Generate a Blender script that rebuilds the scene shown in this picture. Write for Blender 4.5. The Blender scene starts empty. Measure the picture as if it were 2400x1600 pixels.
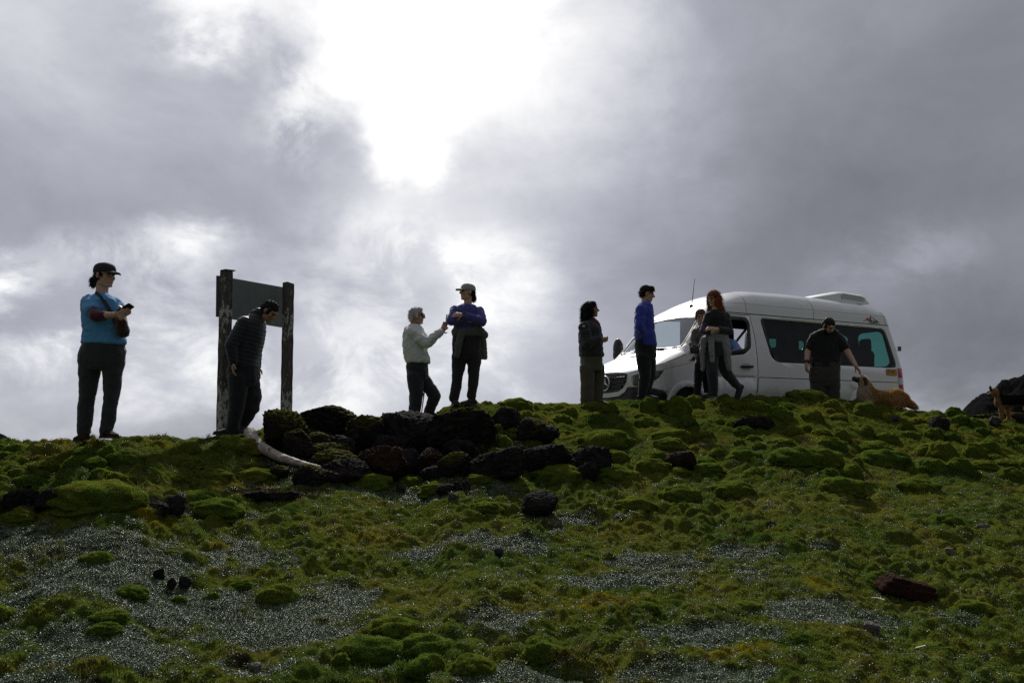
import bpy, bmesh, math, random
import numpy as np
from mathutils import Vector, Matrix

random.seed(7)
RNG = np.random.default_rng(7)
C = bpy.context.scene.collection
SC = bpy.context.scene
SUN_E = 4.6
SKY_BASE = 0.38
# clouds: place (by the pixel of the photograph they stand behind), half sizes in pixels, added brightness
SKY_SOFT = [
 (2050, 430, 600, 330, -0.145), (2350, 830, 260, 170, -0.13), (2380, 60, 300, 220, -0.07), (1800, 650, 260, 160, -0.05),
 (1500, 480, 170, 260, 0.06), (2150, 640, 150, 80, 0.05), (2190, 940, 130, 45, 0.20),
 (60, 60, 340, 190, 0.26), (480, 0, 240, 70, 0.7), (300, 300, 420, 260, 0.06),
 (1000, 520, 260, 190, 0.24), (1160, 690, 160, 120, 0.42), (1130, 870, 260, 130, 0.16), (830, 560, 160, 120, 0.15),
 (420, 770, 380, 130, 0.14), (520, 860, 260, 80, 0.18), (130, 900, 220, 80, 0.25), (20, 685, 70, 45, 0.35),
 (430, 560, 70, 40, 0.25), (720, 930, 220, 80, 0.20), (880, 800, 170, 90, 0.18), (60, 1010, 300, 50, 0.12),
 (1280, 130, 260, 300, 0.38), (1050, 150, 400, 330, 0.22),
]
SKY_HARD = [
 (925, 120, 215, 155, 1.0), (1110, 60, 180, 150, 0.8), (960, 320, 110, 100, 0.8), (800, 200, 110, 90, 0.5), (880, -200, 420, 200, 1.1), (1010, 390, 130, 90, 0.6), (760, 60, 110, 110, 0.4), (1000, 300, 140, 120, 0.5),
]
SKY_PUFF = [(430, 570, 120, 60, 0.36), (330, 640, 160, 60, 0.32), (480, 790, 330, 110, 0.24), (150, 880, 240, 80, 0.32), (720, 870, 240, 100, 0.26), (1150, 680, 150, 100, 0.26), (40, 690, 90, 60, 0.42),
 (900, 640, 200, 120, 0.3), (1080, 880, 200, 110, 0.3), (470, 100, 120, 60, 0.5), (700, 250, 80, 120, 0.4), (2150, 640, 150, 80, 0.12)]

# ---------------------------------------------------------------- camera
F = 1867.0                      # focal length in pixels of a 2400 px wide frame (28 mm lens)
EYE = np.array([0.0, 0.0, 1.6])
PITCH = math.atan((1000 - 800) / F)
cam_data = bpy.data.cameras.new('camera')
cam_data.lens = 28.0
cam_data.sensor_width = 36.0
cam_data.clip_start = 0.05
cam_data.clip_end = 3000
cam = bpy.data.objects.new('camera', cam_data)
C.objects.link(cam)
cam.location = EYE
cam.rotation_euler = (math.pi / 2 + PITCH, 0, 0)
SC.camera = cam

CP, SP = math.cos(PITCH), math.sin(PITCH)
def ray(px, py):
    a = (px - 1200) / F; b = (800 - py) / F
    return np.array([a, CP - b * SP, SP + b * CP])
def P(px, py, Y):
    """point seen at a pixel of the photograph, Y metres in front of the camera"""
    r = ray(px, py)
    return EYE + r * (Y / r[1])
def azel(px, py):
    r = ray(px, py); r = r / np.linalg.norm(r)
    return math.atan2(r[0], r[1]), math.asin(r[2])

# ---------------------------------------------------------------- light
SUN_AZ, SUN_EL = azel(1010, -60)[0], math.radians(39)
sun_data = bpy.data.lights.new('sun', 'SUN')
sun_data.energy = SUN_E
sun_data.angle = math.radians(2.0)
sun_data.color = (1.0, 0.96, 0.9)
sun = bpy.data.objects.new('sun', sun_data)
C.objects.link(sun)
sdir = Vector((math.sin(SUN_AZ) * math.cos(SUN_EL), math.cos(SUN_AZ) * math.cos(SUN_EL), math.sin(SUN_EL)))
sun.rotation_euler = sdir.to_track_quat('Z', 'Y').to_euler()
sun.location = sdir * 60

SC.view_settings.view_transform = 'Standard'
SC.view_settings.look = 'None'
SC.view_settings.exposure = 0.0
SC.view_settings.gamma = 1.0
SC.view_settings.use_curve_mapping = False
SC.cycles.max_bounces = 6
SC.cycles.transparent_max_bounces = 12
SC.cycles.use_denoising = False
SC.cycles.sample_clamp_direct = 6.0
SC.cycles.sample_clamp_indirect = 3.0

# ---------------------------------------------------------------- node helpers
class NT:
    def __init__(s, tree):
        s.t = tree; s.n = tree.nodes; s.l = tree.links
    def node(s, typ, **kw):
        n = s.n.new(typ)
        for k, v in kw.items(): setattr(n, k, v)
        return n
    def put(s, sock, v):
        if isinstance(v, bpy.types.NodeSocket): s.l.new(v, sock)
        elif v is not None: sock.default_value = v
    def math(s, op, a, b=None, c=None, clamp=False):
        n = s.node('ShaderNodeMath', operation=op, use_clamp=clamp)
        s.put(n.inputs[0], a)
        if b is not None: s.put(n.inputs[1], b)
        if c is not None: s.put(n.inputs[2], c)
        return n.outputs[0]
    def vmath(s, op, a, b=None):
        n = s.node('ShaderNodeVectorMath', operation=op)
        s.put(n.inputs[0], a)
        if b is not None:
            s.put(n.inputs[3] if op == 'SCALE' else n.inputs[1], b)
        return n.outputs[1] if op in ('DOT_PRODUCT', 'LENGTH') else n.outputs[0]
    def noise(s, vec, scale, detail=4, rough=0.55, dist=0.0, out=0):
        n = s.node('ShaderNodeTexNoise')
        s.put(n.inputs['Vector'], vec); n.inputs['Scale'].default_value = scale
        n.inputs['Detail'].default_value = detail; n.inputs['Roughness'].default_value = rough
        n.inputs['Distortion'].default_value = dist
        return n.outputs[out]
    def smooth(s, v, a, b, lo=0.0, hi=1.0):
        n = s.node('ShaderNodeMapRange', interpolation_type='SMOOTHSTEP')
        s.put(n.inputs[0], v)
        for i, q in zip((1, 2, 3, 4), (a, b, lo, hi)): n.inputs[i].default_value = q
        return n.outputs[0]
    def ramp(s, v, stops):
        n = s.node('ShaderNodeValToRGB')
        s.put(n.inputs[0], v)
        e = n.color_ramp.elements
        e[0].position, e[0].color = stops[0][0], (*stops[0][1], 1)
        e[1].position, e[1].color = stops[1][0], (*stops[1][1], 1)
        for p, c in stops[2:]:
            q = e.new(p); q.color = (*c, 1)
        return n.outputs[0]
    def mixc(s, f, a, b, mode='MIX'):
        n = s.node('ShaderNodeMix', data_type='RGBA', blend_type=mode)
        s.put(n.inputs[0], f)
        s.put(n.inputs[6], (*a, 1) if isinstance(a, tuple) and len(a) == 3 else a)
        s.put(n.inputs[7], (*b, 1) if isinstance(b, tuple) and len(b) == 3 else b)
        return n.outputs[2]
    def bump(s, h, strength=0.3, dist=0.01, normal=None):
        n = s.node('ShaderNodeBump')
        n.inputs['Strength'].default_value = strength; n.inputs['Distance'].default_value = dist
        s.put(n.inputs['Height'], h)
        if normal is not None: s.put(n.inputs['Normal'], normal)
        return n.outputs[0]
    def pos(s):
        return s.node('ShaderNodeNewGeometry').outputs['Position']

def new_mat(name):
    m = bpy.data.materials.new(name); m.use_nodes = True
    t = NT(m.node_tree); t.n.clear()
    out = t.node('ShaderNodeOutputMaterial')
    return m, t, out

def principled(t, out, **kw):
    b = t.node('ShaderNodeBsdfPrincipled')
    for k, v in kw.items():
        key = k.replace('_', ' ')
        if isinstance(v, tuple) and len(v) == 3: v = (*v, 1)
        t.put(b.inputs[key], v)
    t.l.new(b.outputs[0], out.inputs['Surface'])
    return b

def simple(name, col, rough=0.6, var=0.15, scale=20, bump=0.0, bscale=None, **kw):
    """painted / woven / skin surface with a little mottling and fine relief"""
    m, t, out = new_mat(name)
    p = t.node('ShaderNodeTexCoord').outputs['Object']
    n = t.noise(p, scale, 5, 0.6)
    c = t.mixc(n, tuple(x * (1 - var) for x in col), tuple(min(1, x * (1 + var)) for x in col))
    b = principled(t, out, Base_Color=c, Roughness=rough, **kw)
    if bump:
        h = t.noise(p, bscale or scale * 6, 3, 0.6)
        t.l.new(t.bump(h, bump, 0.004), b.inputs['Normal'])
    return m

# ---------------------------------------------------------------- sky: broken cloud with the sun behind it
world = bpy.data.worlds.new('World'); SC.world = world
world.use_nodes = True
def build_sky():
    t = NT(world.node_tree); t.n.clear()
    out = t.node('ShaderNodeOutputWorld')
    d = t.node('ShaderNodeTexCoord').outputs['Generated']
    sep = t.node('ShaderNodeSeparateXYZ'); t.put(sep.inputs[0], d)
    # clouds are flatter than wide: squash the noise domain vertically
    mp = t.node('ShaderNodeMapping'); t.put(mp.inputs[0], d); mp.inputs['Scale'].default_value = (1, 1, 1.5)
    dv = mp.outputs[0]
    wn = t.noise(dv, 3.2, 7, 0.60, 0.2, out=1)
    ws = t.node('ShaderNodeSeparateColor'); t.put(ws.inputs[0], wn)
    az = t.math('ARCTAN2', sep.outputs[0], sep.outputs[1])
    el = t.math('ARCSINE', sep.outputs[2])
    az = t.math('MULTIPLY_ADD', t.math('SUBTRACT', ws.outputs[0], 0.5), 0.26, az)
    el = t.math('MULTIPLY_ADD', t.math('SUBTRACT', ws.outputs[1], 0.5), 0.22, el)
    def blob(px, py, rx, ry, amp):
        a0, e0 = azel(px, py)
        u = t.math('DIVIDE', t.math('SUBTRACT', az, a0), rx / F * math.cos(a0))
        v = t.math('DIVIDE', t.math('SUBTRACT', el, e0), ry / F * math.cos(a0))
        q = t.math('ADD', t.math('MULTIPLY', u, u), t.math('MULTIPLY', v, v))
        return t.math('MULTIPLY', t.math('EXPONENT', t.math('MULTIPLY', q, -1.0)), amp)
    def total(lst):
        s = blob(*lst[0])
        for b in lst[1:]: s = t.math('ADD', s, blob(*b))
        return s
    soft = total(SKY_SOFT)
    hard = total(SKY_HARD)
    nf = t.noise(dv, 5.0, 9, 0.62, 0.3)
    nb = t.noise(dv, 1.7, 5, 0.5)
    edge = t.math('ADD', hard, t.math('MULTIPLY', t.math('SUBTRACT', nf, 0.5), 0.9))
    glow = t.smooth(edge, 0.2, 2.1, 0.0, 1.0)
    sv = [math.sin(SUN_AZ) * math.cos(SUN_EL), math.cos(SUN_AZ) * math.cos(SUN_EL), math.sin(SUN_EL)]
    toward = t.vmath('DOT_PRODUCT', d, sv)
    body = t.math('ADD', t.smooth(toward, 0.0, 0.85, 0.21, SKY_BASE), soft)
    tex = t.math('ADD', t.math('MULTIPLY', t.math('SUBTRACT', nf, 0.5), 0.72), t.math('MULTIPLY', t.math('SUBTRACT', nb, 0.5), 0.35))
    body = t.math('MULTIPLY', body, t.math('ADD', 1.0, tex))
    body = t.math('MAXIMUM', body, 0.10)
    puff = total(SKY_PUFF)
    np_ = t.noise(dv, 8.0, 9, 0.62, 0.4)
    puff = t.math('MULTIPLY', puff, t.smooth(np_, 0.42, 0.66, 0.0, 1.0))
    body = t.math('ADD', body, puff)
    val = t.math('ADD', body, t.math('MULTIPLY', t.math('MULTIPLY', glow, t.math('ADD', 0.62, t.math('MULTIPLY', nf, 0.76))), 0.80))
    tint = t.ramp(val, [(0.5, (0.905, 0.925, 1.05)), (0.95, (1.0, 1.0, 1.01))])
    cloud = t.vmath('SCALE', tint, val)
    # the clear sky far above the cloud deck shows only faintly through it
    sky = t.node('ShaderNodeTexSky', sky_type='NISHITA')
    sky.sun_disc = False; sky.sun_elevation = SUN_EL; sky.sun_rotation = SUN_AZ
    sky.altitude = 4000
    bg1 = t.node('ShaderNodeBackground'); t.put(bg1.inputs[0], sky.outputs[0]); bg1.inputs[1].default_value = 0.05
    bg2 = t.node('ShaderNodeBackground'); t.put(bg2.inputs[0], cloud); bg2.inputs[1].default_value = 1.0
    mx = t.node('ShaderNodeMixShader'); mx.inputs[0].default_value = 0.94
    t.l.new(bg1.outputs[0], mx.inputs[1]); t.l.new(bg2.outputs[0], mx.inputs[2])
    t.l.new(mx.outputs[0], out.inputs[0])
build_sky()
world.cycles.sampling_method = 'MANUAL'
world.cycles.sample_map_resolution = 512

# ---------------------------------------------------------------- numpy noise
_perm = np.random.RandomState(3).permutation(256)
_perm = np.concatenate([_perm, _perm, _perm])
_g3 = np.random.RandomState(5).normal(size=(256, 3)); _g3 /= np.linalg.norm(_g3, axis=1)[:, None]
def noise3(p):
    """gradient noise at points p (n,3), about -0.7..0.7"""
    p = np.asarray(p, float)
    i = np.floor(p).astype(int); f = p - i
    w = f * f * f * (f * (f * 6 - 15) + 10)
    i &= 255
    res = 0.0
    for dx in (0, 1):
        wx = w[:, 0] if dx else 1 - w[:, 0]
        for dy in (0, 1):
            wy = w[:, 1] if dy else 1 - w[:, 1]
            for dz in (0, 1):
                wz = w[:, 2] if dz else 1 - w[:, 2]
                h = _perm[_perm[_perm[i[:, 0] + dx] + i[:, 1] + dy] + i[:, 2] + dz]
                g = _g3[h]
                res = res + wx * wy * wz * (g[:, 0] * (f[:, 0] - dx) + g[:, 1] * (f[:, 1] - dy) + g[:, 2] * (f[:, 2] - dz))
    return res
def noise2(x, y, s, seed=0.0):
    x = np.asarray(x, float).ravel(); y = np.asarray(y, float).ravel()
    return noise3(np.stack([x * s + seed, y * s + seed * 1.7, np.full_like(x, seed * 0.37 + 0.31)], 1))
def fbm3(p, octaves=4, gain=0.5, ridge=False):
    a, s, r = 1.0, 1.0, 0.0
    for k in range(octaves):
        n = noise3(p * s + k * 7.1)
        r = r + a * (1 - 2 * np.abs(n) if ridge else n)
        a *= gain; s *= 2.03
    return r
def sstep(a, b, x):
    t = np.clip((x - a) / (b - a), 0, 1)
    return t * t * (3 - 2 * t)

# ---------------------------------------------------------------- mesh helpers
def link_mesh(name, verts, faces, mat, parent=None, smooth=True, origin=None, sharp=None):
    me = bpy.data.meshes.new(name)
    v = np.asarray(verts, float)
    if origin is not None: v = v - np.asarray(origin)
    me.from_pydata(v.tolist(), [], [list(map(int, f)) for f in faces])
    me.update()
    return link(name, me, mat, parent, smooth, sharp)
def link(name, me, mat, parent=None, smooth=True, sharp=None):
    me.name = name
    if mat is not None:
        for m in (mat if isinstance(mat, (list, tuple)) else [mat]): me.materials.append(m)
    me.polygons.foreach_set('use_smooth', [smooth] * len(me.polygons))
    if smooth and sharp: me.set_sharp_from_angle(angle=math.radians(sharp))
    o = bpy.data.objects.new(name, me); C.objects.link(o)
    if parent is not None: o.parent = parent
    return o
def tag(o, label, cat, group=None, kind=None):
    if label: o['label'] = label
    if cat: o['category'] = cat
    if group: o['group'] = group
    if kind: o['kind'] = kind
    return o
def empty(name, loc, label, cat, group=None, rot=(0, 0, 0)):
    o = bpy.data.objects.new(name, None); C.objects.link(o)
    o.location = [float(x) for x in loc]; o.rotation_euler = rot
    o.empty_display_size = 0.2
    return tag(o, label, cat, group)
def norm(v):
    v = np.asarray(v, float); return v / (np.linalg.norm(v) + 1e-12)

class MB:
    """collects primitive shapes into one mesh"""
    def __init__(s): s.v = []; s.f = []; s.n = 0
    def add(s, v, f):
        v = np.asarray(v, float)
        s.v.append(v); s.f += [[i + s.n for i in q] for q in f]; s.n += len(v)
        return s
    def verts(s): return np.concatenate(s.v) if s.v else np.zeros((0, 3))
    def box(s, c, size, ax=None):
        ax = np.eye(3) if ax is None else np.array([norm(a) for a in ax])
        h = np.array(size) / 2
        q = np.array([[x, y, z] for x in (-1, 1) for y in (-1, 1) for z in (-1, 1)]) * h
        return s.add(np.asarray(c) + q @ ax, [(0, 1, 3, 2), (4, 6, 7, 5), (0, 4, 5, 1), (2, 3, 7, 6), (0, 2, 6, 4), (1, 5, 7, 3)])
    def ring_loft(s, rings, cap=True):
        n = len(rings[0]); v = np.concatenate([np.asarray(r, float) for r in rings]); f = []
        for i in range(len(rings) - 1):
            for j in range(n):
                k = (j + 1) % n
                f.append((i * n + j, i * n + k, (i + 1) * n + k, (i + 1) * n + j))
        if cap:
            f.append(tuple(range(n))[::-1]); f.append(tuple((len(rings) - 1) * n + j for j in range(n)))
        return s.add(v, f)
    def ell(s, c, r, ax=None, n=12, m=8):
        ax = np.eye(3) if ax is None else np.array([norm(a) for a in ax])
        r = np.array(r if np.ndim(r) else (r, r, r), float)
        v = [[0, 0, -1]]
        for i in range(1, m):
            th = -math.pi / 2 + math.pi * i / m
            for j in range(n):
                a = 2 * math.pi * j / n
                v.append([math.cos(th) * math.cos(a), math.cos(th) * math.sin(a), math.sin(th)])
        v.append([0, 0, 1]); v = np.array(v) * r
        f = []
        for j in range(n):
            k = (j + 1) % n
            f.append((0, 1 + k, 1 + j))
            for i in range(m - 2):
                a = 1 + i * n
                f.append((a + j, a + k, a + n + k, a + n + j))
            f.append((1 + (m - 2) * n + j, 1 + (m - 2) * n + k, len(v) - 1))
        return s.add(np.asarray(c) + v @ ax, f)
    def cap(s, a, b, ra, rb, n=12, flat=1.0, side=None):
        """tapered capsule from a to b; flat squashes it across 'side' x axis"""
        a = np.asarray(a, float); b = np.asarray(b, float)
        d = norm(b - a)
        u = np.asarray(side if side is not None else ((0, 0, 1) if abs(d[2]) < 0.9 else (1, 0, 0)), float)
        u = norm(u - d * (u @ d)); w = np.cross(d, u)
        rings = []
        ang = [2 * math.pi * j / n for j in range(n)]
        def ring(c, r):
            return [c + u * math.cos(t) * r + w * math.sin(t) * r * flat for t in ang]
        for q in (80, 50, 22): rings.append(ring(a - d * ra * math.sin(math.radians(q)), ra * math.cos(math.radians(q))))
        rings.append(ring(a, ra)); rings.append(ring(b, rb))
        for q in (22, 50, 80): rings.append(ring(b + d * rb * math.sin(math.radians(q)), rb * math.cos(math.radians(q))))
        return s.ring_loft(rings)
    def chain(s, pts, rad, n=12, flat=1.0, side=None):
        for i in range(len(pts) - 1): s.cap(pts[i], pts[i + 1], rad[i], rad[i + 1], n, flat, side)
        return s
    def tube(s, pts, rad, n=8, cap=True):
        pts = [np.asarray(p, float) for p in pts]
        if not np.ndim(rad): rad = [rad] * len(pts)
        rings = []; u = None
        for i, p in enumerate(pts):
            d = norm(pts[min(i + 1, len(pts) - 1)] - pts[max(i - 1, 0)])
            if u is None: u = np.array((0, 0, 1.0) if abs(d[2]) < 0.9 else (1.0, 0, 0))
            u = norm(u - d * (u @ d)); w = np.cross(d, u)
            rings.append([p + (u * math.cos(2 * math.pi * j / n) + w * math.sin(2 * math.pi * j / n)) * rad[i] for j in range(n)])
        return s.ring_loft(rings, cap)
    def body(s, rows, n=20):
        """loft of ellipses: rows of (centre, right axis, back axis, half width, half depth)"""
        rings = []
        for c, r, b, hw, hd in rows:
            r = norm(r); b = norm(b)
            q = []
            for j in range(n):
                t = 2 * math.pi * j / n
                ct, st = math.cos(t), math.sin(t)
                q.append(np.asarray(c) + r * hw * math.copysign(abs(ct) ** 0.85, ct) + b * hd * math.copysign(abs(st) ** 0.85, st))
            rings.append(q)
        return s.ring_loft(rings)
    def prism(s, poly, d):
        """polygon (list of 3d points) swept by vector d"""
        p = np.asarray(poly, float); n = len(p)
        f = [tuple(range(n))[::-1], tuple(range(n, 2 * n))] + [(j, (j + 1) % n, n + (j + 1) % n, n + j) for j in range(n)]
        return s.add(np.concatenate([p, p + np.asarray(d)]), f)
    def build(s, name, mat, parent=None, smooth=True, origin=None, sharp=40):
        o = link_mesh(name, s.verts(), s.f, mat, parent, smooth, origin, sharp)
        bm = bmesh.new(); bm.from_mesh(o.data); bmesh.ops.recalc_face_normals(bm, faces=bm.faces); bm.to_mesh(o.data); bm.free()
        if smooth and sharp: o.data.set_sharp_from_angle(angle=math.radians(sharp))
        return o

def fuse(mb, voxel, smooth=3, ratio=1.0, fold=None, fac=0.5):
    """join overlapping shapes into one continuous skin; fold(points, normals) -> displacement along the normal"""
    me = bpy.data.meshes.new('tmp')
    me.from_pydata(mb.verts().tolist(), [], mb.f); me.update()
    bm = bmesh.new(); bm.from_mesh(me); bmesh.ops.recalc_face_normals(bm, faces=bm.faces); bm.to_mesh(me); bm.free()
    o = bpy.data.objects.new('tmp', me); C.objects.link(o)
    r = o.modifiers.new('r', 'REMESH'); r.mode = 'VOXEL'; r.voxel_size = voxel; r.adaptivity = 0
    if smooth:
        sm = o.modifiers.new('s', 'SMOOTH'); sm.factor = fac; sm.iterations = smooth
    dg = bpy.context.evaluated_depsgraph_get()
    res = bpy.data.meshes.new_from_object(o.evaluated_get(dg), depsgraph=dg)
    if fold is not None:
        n = len(res.vertices)
        co = np.empty(n * 3); res.vertices.foreach_get('co', co); co = co.reshape(-1, 3)
        no = np.empty(n * 3); res.vertices.foreach_get('normal', no); no = no.reshape(-1, 3)
        co = co + no * fold(co, no)[:, None]
        res.vertices.foreach_set('co', co.ravel()); res.update()
    if ratio < 1:
        o.modifiers.clear(); o.data = res
        dm = o.modifiers.new('d', 'DECIMATE'); dm.ratio = ratio
        dg = bpy.context.evaluated_depsgraph_get()
        res = bpy.data.meshes.new_from_object(o.evaluated_get(dg), depsgraph=dg)
    bpy.data.objects.remove(o)
    return res
def shift(me, origin):
    me.transform(Matrix.Translation(-Vector([float(x) for x in origin]))); me.update()
    return me
# ---------------------------------------------------------------- the shape of the mossy bank
CREST = np.array([  # picture column, picture row of the crest, distance
 (-700, 1045, 7.8), (0, 1037, 7.8), (100, 1034, 7.8), (200, 1029, 7.7), (300, 1025, 7.9), (400, 1030, 8.4), (480, 1022, 9.0), (560, 1011, 9.4),
 (620, 1006, 9.7), (700, 992, 9.9), (800, 990, 10.2), (900, 985, 10.8), (1000, 976, 11.2), (1060, 948, 11.0), (1120, 943, 11.0),
 (1200, 944, 11.3), (1300, 945, 11.7), (1400, 943, 11.9), (1500, 936, 12.0), (1600, 933, 12.1), (1700, 931, 12.2), (1800, 930, 12.1),
 (1900, 930, 12.0), (1960, 934, 12.2), (2020, 946, 12.5), (2080, 955, 12.5), (2150, 960, 12.4), (2200, 967, 12.2), (2260, 980, 12.0),
 (2330, 986, 11.9), (2400, 996, 11.9), (3100, 1030, 11.9)])
_cu = []; _cz = []
for px, py, Y in CREST:
    q = P(px, py, Y); _cu.append(q[0] / q[1]); _cz.append(q[2])
_cu = np.array(_cu); _cz = np.array(_cz); _cy = CREST[:, 2]
VAN_Z = 1.52
def base(x, y):
    x = np.asarray(x, float); y = np.asarray(y, float)
    u = x / np.maximum(y, 2.5)
    yc = np.interp(u, _cu, _cy); zc = np.interp(u, _cu, _cz)
    r = np.clip(y / yc, 0, 1)
    z = zc * (0.80 * r ** 1.25 + 0.20 * sstep(0.5, 1.0, r))
    z = np.where(y < 0, 0.05 * y, z)
    over = y - yc
    right = sstep(-0.16, 0.02, u)
    down_r = zc + (VAN_Z - zc) * sstep(0.05, 1.1, over)
    far = np.maximum(y - 24 - 0.15 * np.abs(x), 0)
    down_r = down_r - 0.25 * far
    down_l = zc - 0.10 * np.clip(over, 0, 3) - 0.45 * np.maximum(over - 1.0, 0)
    zd = right * down_r + (1 - right) * down_l
    z = np.where(over > 0, zd, z)
    return np.maximum(z, -70.0)
def relief(x, y):
    sh = np.shape(x); x = np.ravel(x); y = np.ravel(y)
    n1 = noise2(x, y, 1.1, 3.0); n2 = np.abs(noise2(x, y, 2.6, 9.0)); n3 = np.abs(noise2(x, y, 5.5, 17.0)); n4 = np.abs(noise2(x, y, 12.0, 23.0)); n5 = noise2(x, y, 31.0, 29.0)
    wear = np.clip(0.85 + 0.9 * noise2(x, y, 0.7, 41.0), 0.4, 1.35)
    d = 0.055 * n1 + wear * (0.125 * (n2 - 0.2) + 0.125 * (n3 - 0.2) + 0.072 * (n4 - 0.2)) + 0.009 * n5
    return d.reshape(sh)
def H(x, y):
    return base(x, y) + relief(x, y)
def G(px, py, lo=2.0, hi=None):
    """ground point seen at a pixel"""
    r = ray(px, py); u = r[0] / r[1]
    hi = hi or float(np.interp(u, _cu, _cy))
    ys = np.linspace(lo, hi, 500)
    pz = 1.6 + r[2] / r[1] * ys
    hz = base(u * ys, ys)
    k = np.nonzero(hz >= pz)[0]
    Y = ys[k[0]] if len(k) else hi
    return np.array([u * Y, Y, float(H(np.array([u * Y]), np.array([Y]))[0])])

# patches of small silvery leaves between the moss, as ellipses on the ground
LITTER = [(200, 1262, 360, 55, 1), (300, 1330, 300, 50, .9), (560, 1290, 180, 40, .8), (470, 1420, 380, 60, 1), (730, 1380, 120, 40, .7), (960, 1165, 260, 22, 1), (250, 1500, 330, 50, 1),
 (620, 1480, 240, 45, .9), (1195, 1440, 100, 26, .9), (1150, 1270, 160, 25, .8), (1560, 1312, 110, 24, .9), (1450, 1360, 170, 20, .8), (1720, 1292, 110, 20, .8), (830, 1395, 70, 22, .9),
 (1960, 1432, 170, 30, .9), (1660, 1480, 150, 32, 1), (1600, 1570, 230, 30, .9), (1960, 1565, 120, 22, .8), (1290, 1592, 200, 16, .8), (870, 1560, 70, 30, .8), (1000, 1300, 120, 20, .6), (2240, 1450, 90, 20, .5), (150, 1590, 260, 30, .8),
 (560, 1200, 150, 20, .6), (1800, 1345, 110, 20, .6), (1330, 1210, 120, 14, .6)]
YELLOW = [(330, 1205, 130, 14, 1), (720, 1150, 60, 10, .8), (40, 1205, 80, 18, .9), (350, 1518, 50, 16, .8), (1440, 1410, 130, 26, 1), (1930, 1366, 60, 16, .9), (400, 1050, 80, 12, .8), (80, 1045, 90, 10, .7), (560, 1340, 80, 14, .6), (1740, 1520, 120, 24, .7), (1300, 935, 200, 14, .7), (2150, 985, 200, 20, .5), (780, 1045, 50, 16, .8), (100, 1590, 60, 16, .8), (1850, 1560, 120, 20, .6), (2330, 1320, 120, 30, .4)]
RUST = [(100, 1075, 80, 14, .8), (150, 1180, 60, 14, .9), (1640, 1010, 90, 20, .7), (330, 1062, 60, 12, .8), (1560, 985, 120, 16, .5), (1880, 965, 120, 14, .5), (1340, 1550, 100, 14, .8), (2060, 1560, 80, 16, .6), (2280, 1035, 100, 14, .6), (560, 1250, 60, 10, .6), (1420, 1405, 90, 14, .7)]
SOIL = [(760, 1050, 150, 60, 1), (930, 1060, 200, 60, 1), (1110, 1050, 160, 60, 1), (1290, 1080, 150, 40, .9), (80, 1175, 110, 24, 1), (390, 1185, 60, 20, .9), (630, 1162, 110, 16, 1), (1640, 1005, 80, 16, .5), (230, 1590, 60, 20, .8), (560, 1545, 60, 16, .7)]
def patches(lst, x, y):
    m = np.zeros_like(x)
    for px, py, rx, ry, s in lst:
        c = G(px, py); a = G(px, py + ry); b = G(px, max(py - ry, 800))
        RX = rx * c[1] / F; RY = max(abs(b[1] - a[1]) / 2, 0.12)
        q = ((x - c[0]) / RX) ** 2 + ((y - c[1]) / RY) ** 2
        m = np.maximum(m, s * np.exp(-q * 0.8))
    return m
def masks(x, y):
    n = noise2(x, y, 1.6, 51.0) + 0.6 * noise2(x, y, 4.3, 53.0) + 0.35 * noise2(x, y, 11.0, 57.0)
    lit = sstep(0.28, 0.62, patches(LITTER, x, y) * 0.88 + 0.70 * n)
    n2 = noise2(x, y, 2.1, 61.0) + 0.6 * noise2(x, y, 6.0, 63.0)
    yel = sstep(0.30, 0.75, patches(YELLOW, x, y) * 0.9 + 0.45 * n2 + 0.05)
    n3 = noise2(x, y, 1.9, 71.0) + 0.6 * noise2(x, y, 7.0, 73.0)
    rus = sstep(0.35, 0.8, patches(RUST, x, y) * 0.9 + 0.5 * n3)
    soi = sstep(0.40, 0.62, patches(SOIL, x, y) + 0.35 * n)
    lit = lit * (1 - soi)
    return lit, yel * (1 - lit) * (1 - soi), rus * (1 - lit) * (1 - soi), soi

def surface(x, y, lit=None):
    # the leafy patches lie lower and flatter than the moss round them
    sh = np.shape(x); x = np.ravel(x); y = np.ravel(y)
    if lit is None: lit = masks(x, y)[0]
    return (base(x, y) + relief(x, y) * (1 - 0.62 * lit) - 0.022 * lit).reshape(sh)

# ---------------------------------------------------------------- moss materials
def moss_color(t, p, yel=None, rus=None, lit=None, soil=None):
    big = t.noise(p, 1.3, 4, 0.6); mid = t.noise(p, 6.0, 5, 0.65); fine = t.noise(p, 75.0, 4, 0.7)
    g = t.ramp(big, [(0.30, (0.050, 0.090, 0.016)), (0.50, (0.092, 0.120, 0.018)), (0.68, (0.140, 0.134, 0.022))])
    g = t.mixc(t.smooth(mid, 0.50, 0.72, 0, 0.55), g, (0.150, 0.125, 0.018))
    g = t.mixc(t.smooth(mid, 0.47, 0.28, 0, 0.5), g, (0.026, 0.058, 0.016))
    r2 = t.noise(p, 3.1, 5, 0.7)
    g = t.mixc(t.smooth(r2, 0.60, 0.74, 0, 0.6), g, (0.075, 0.042, 0.009))
    if yel is not None: g = t.mixc(t.math('MULTIPLY', yel, 0.8), g, (0.22, 0.17, 0.008))
    if rus is not None: g = t.mixc(t.math('MULTIPLY', rus, 0.85), g, (0.060, 0.026, 0.009))
    if lit is not None: g = t.mixc(lit, g, (0.030, 0.034, 0.022))
    if soil is not None: g = t.mixc(t.math('MULTIPLY', soil, 0.92), g, t.mixc(mid, (0.006, 0.005, 0.005), (0.026, 0.020, 0.016)))
    return t.mixc(t.smooth(fine, 0.32, 0.66, 0.35, 1.0), (0.008, 0.011, 0.003), g)
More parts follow.
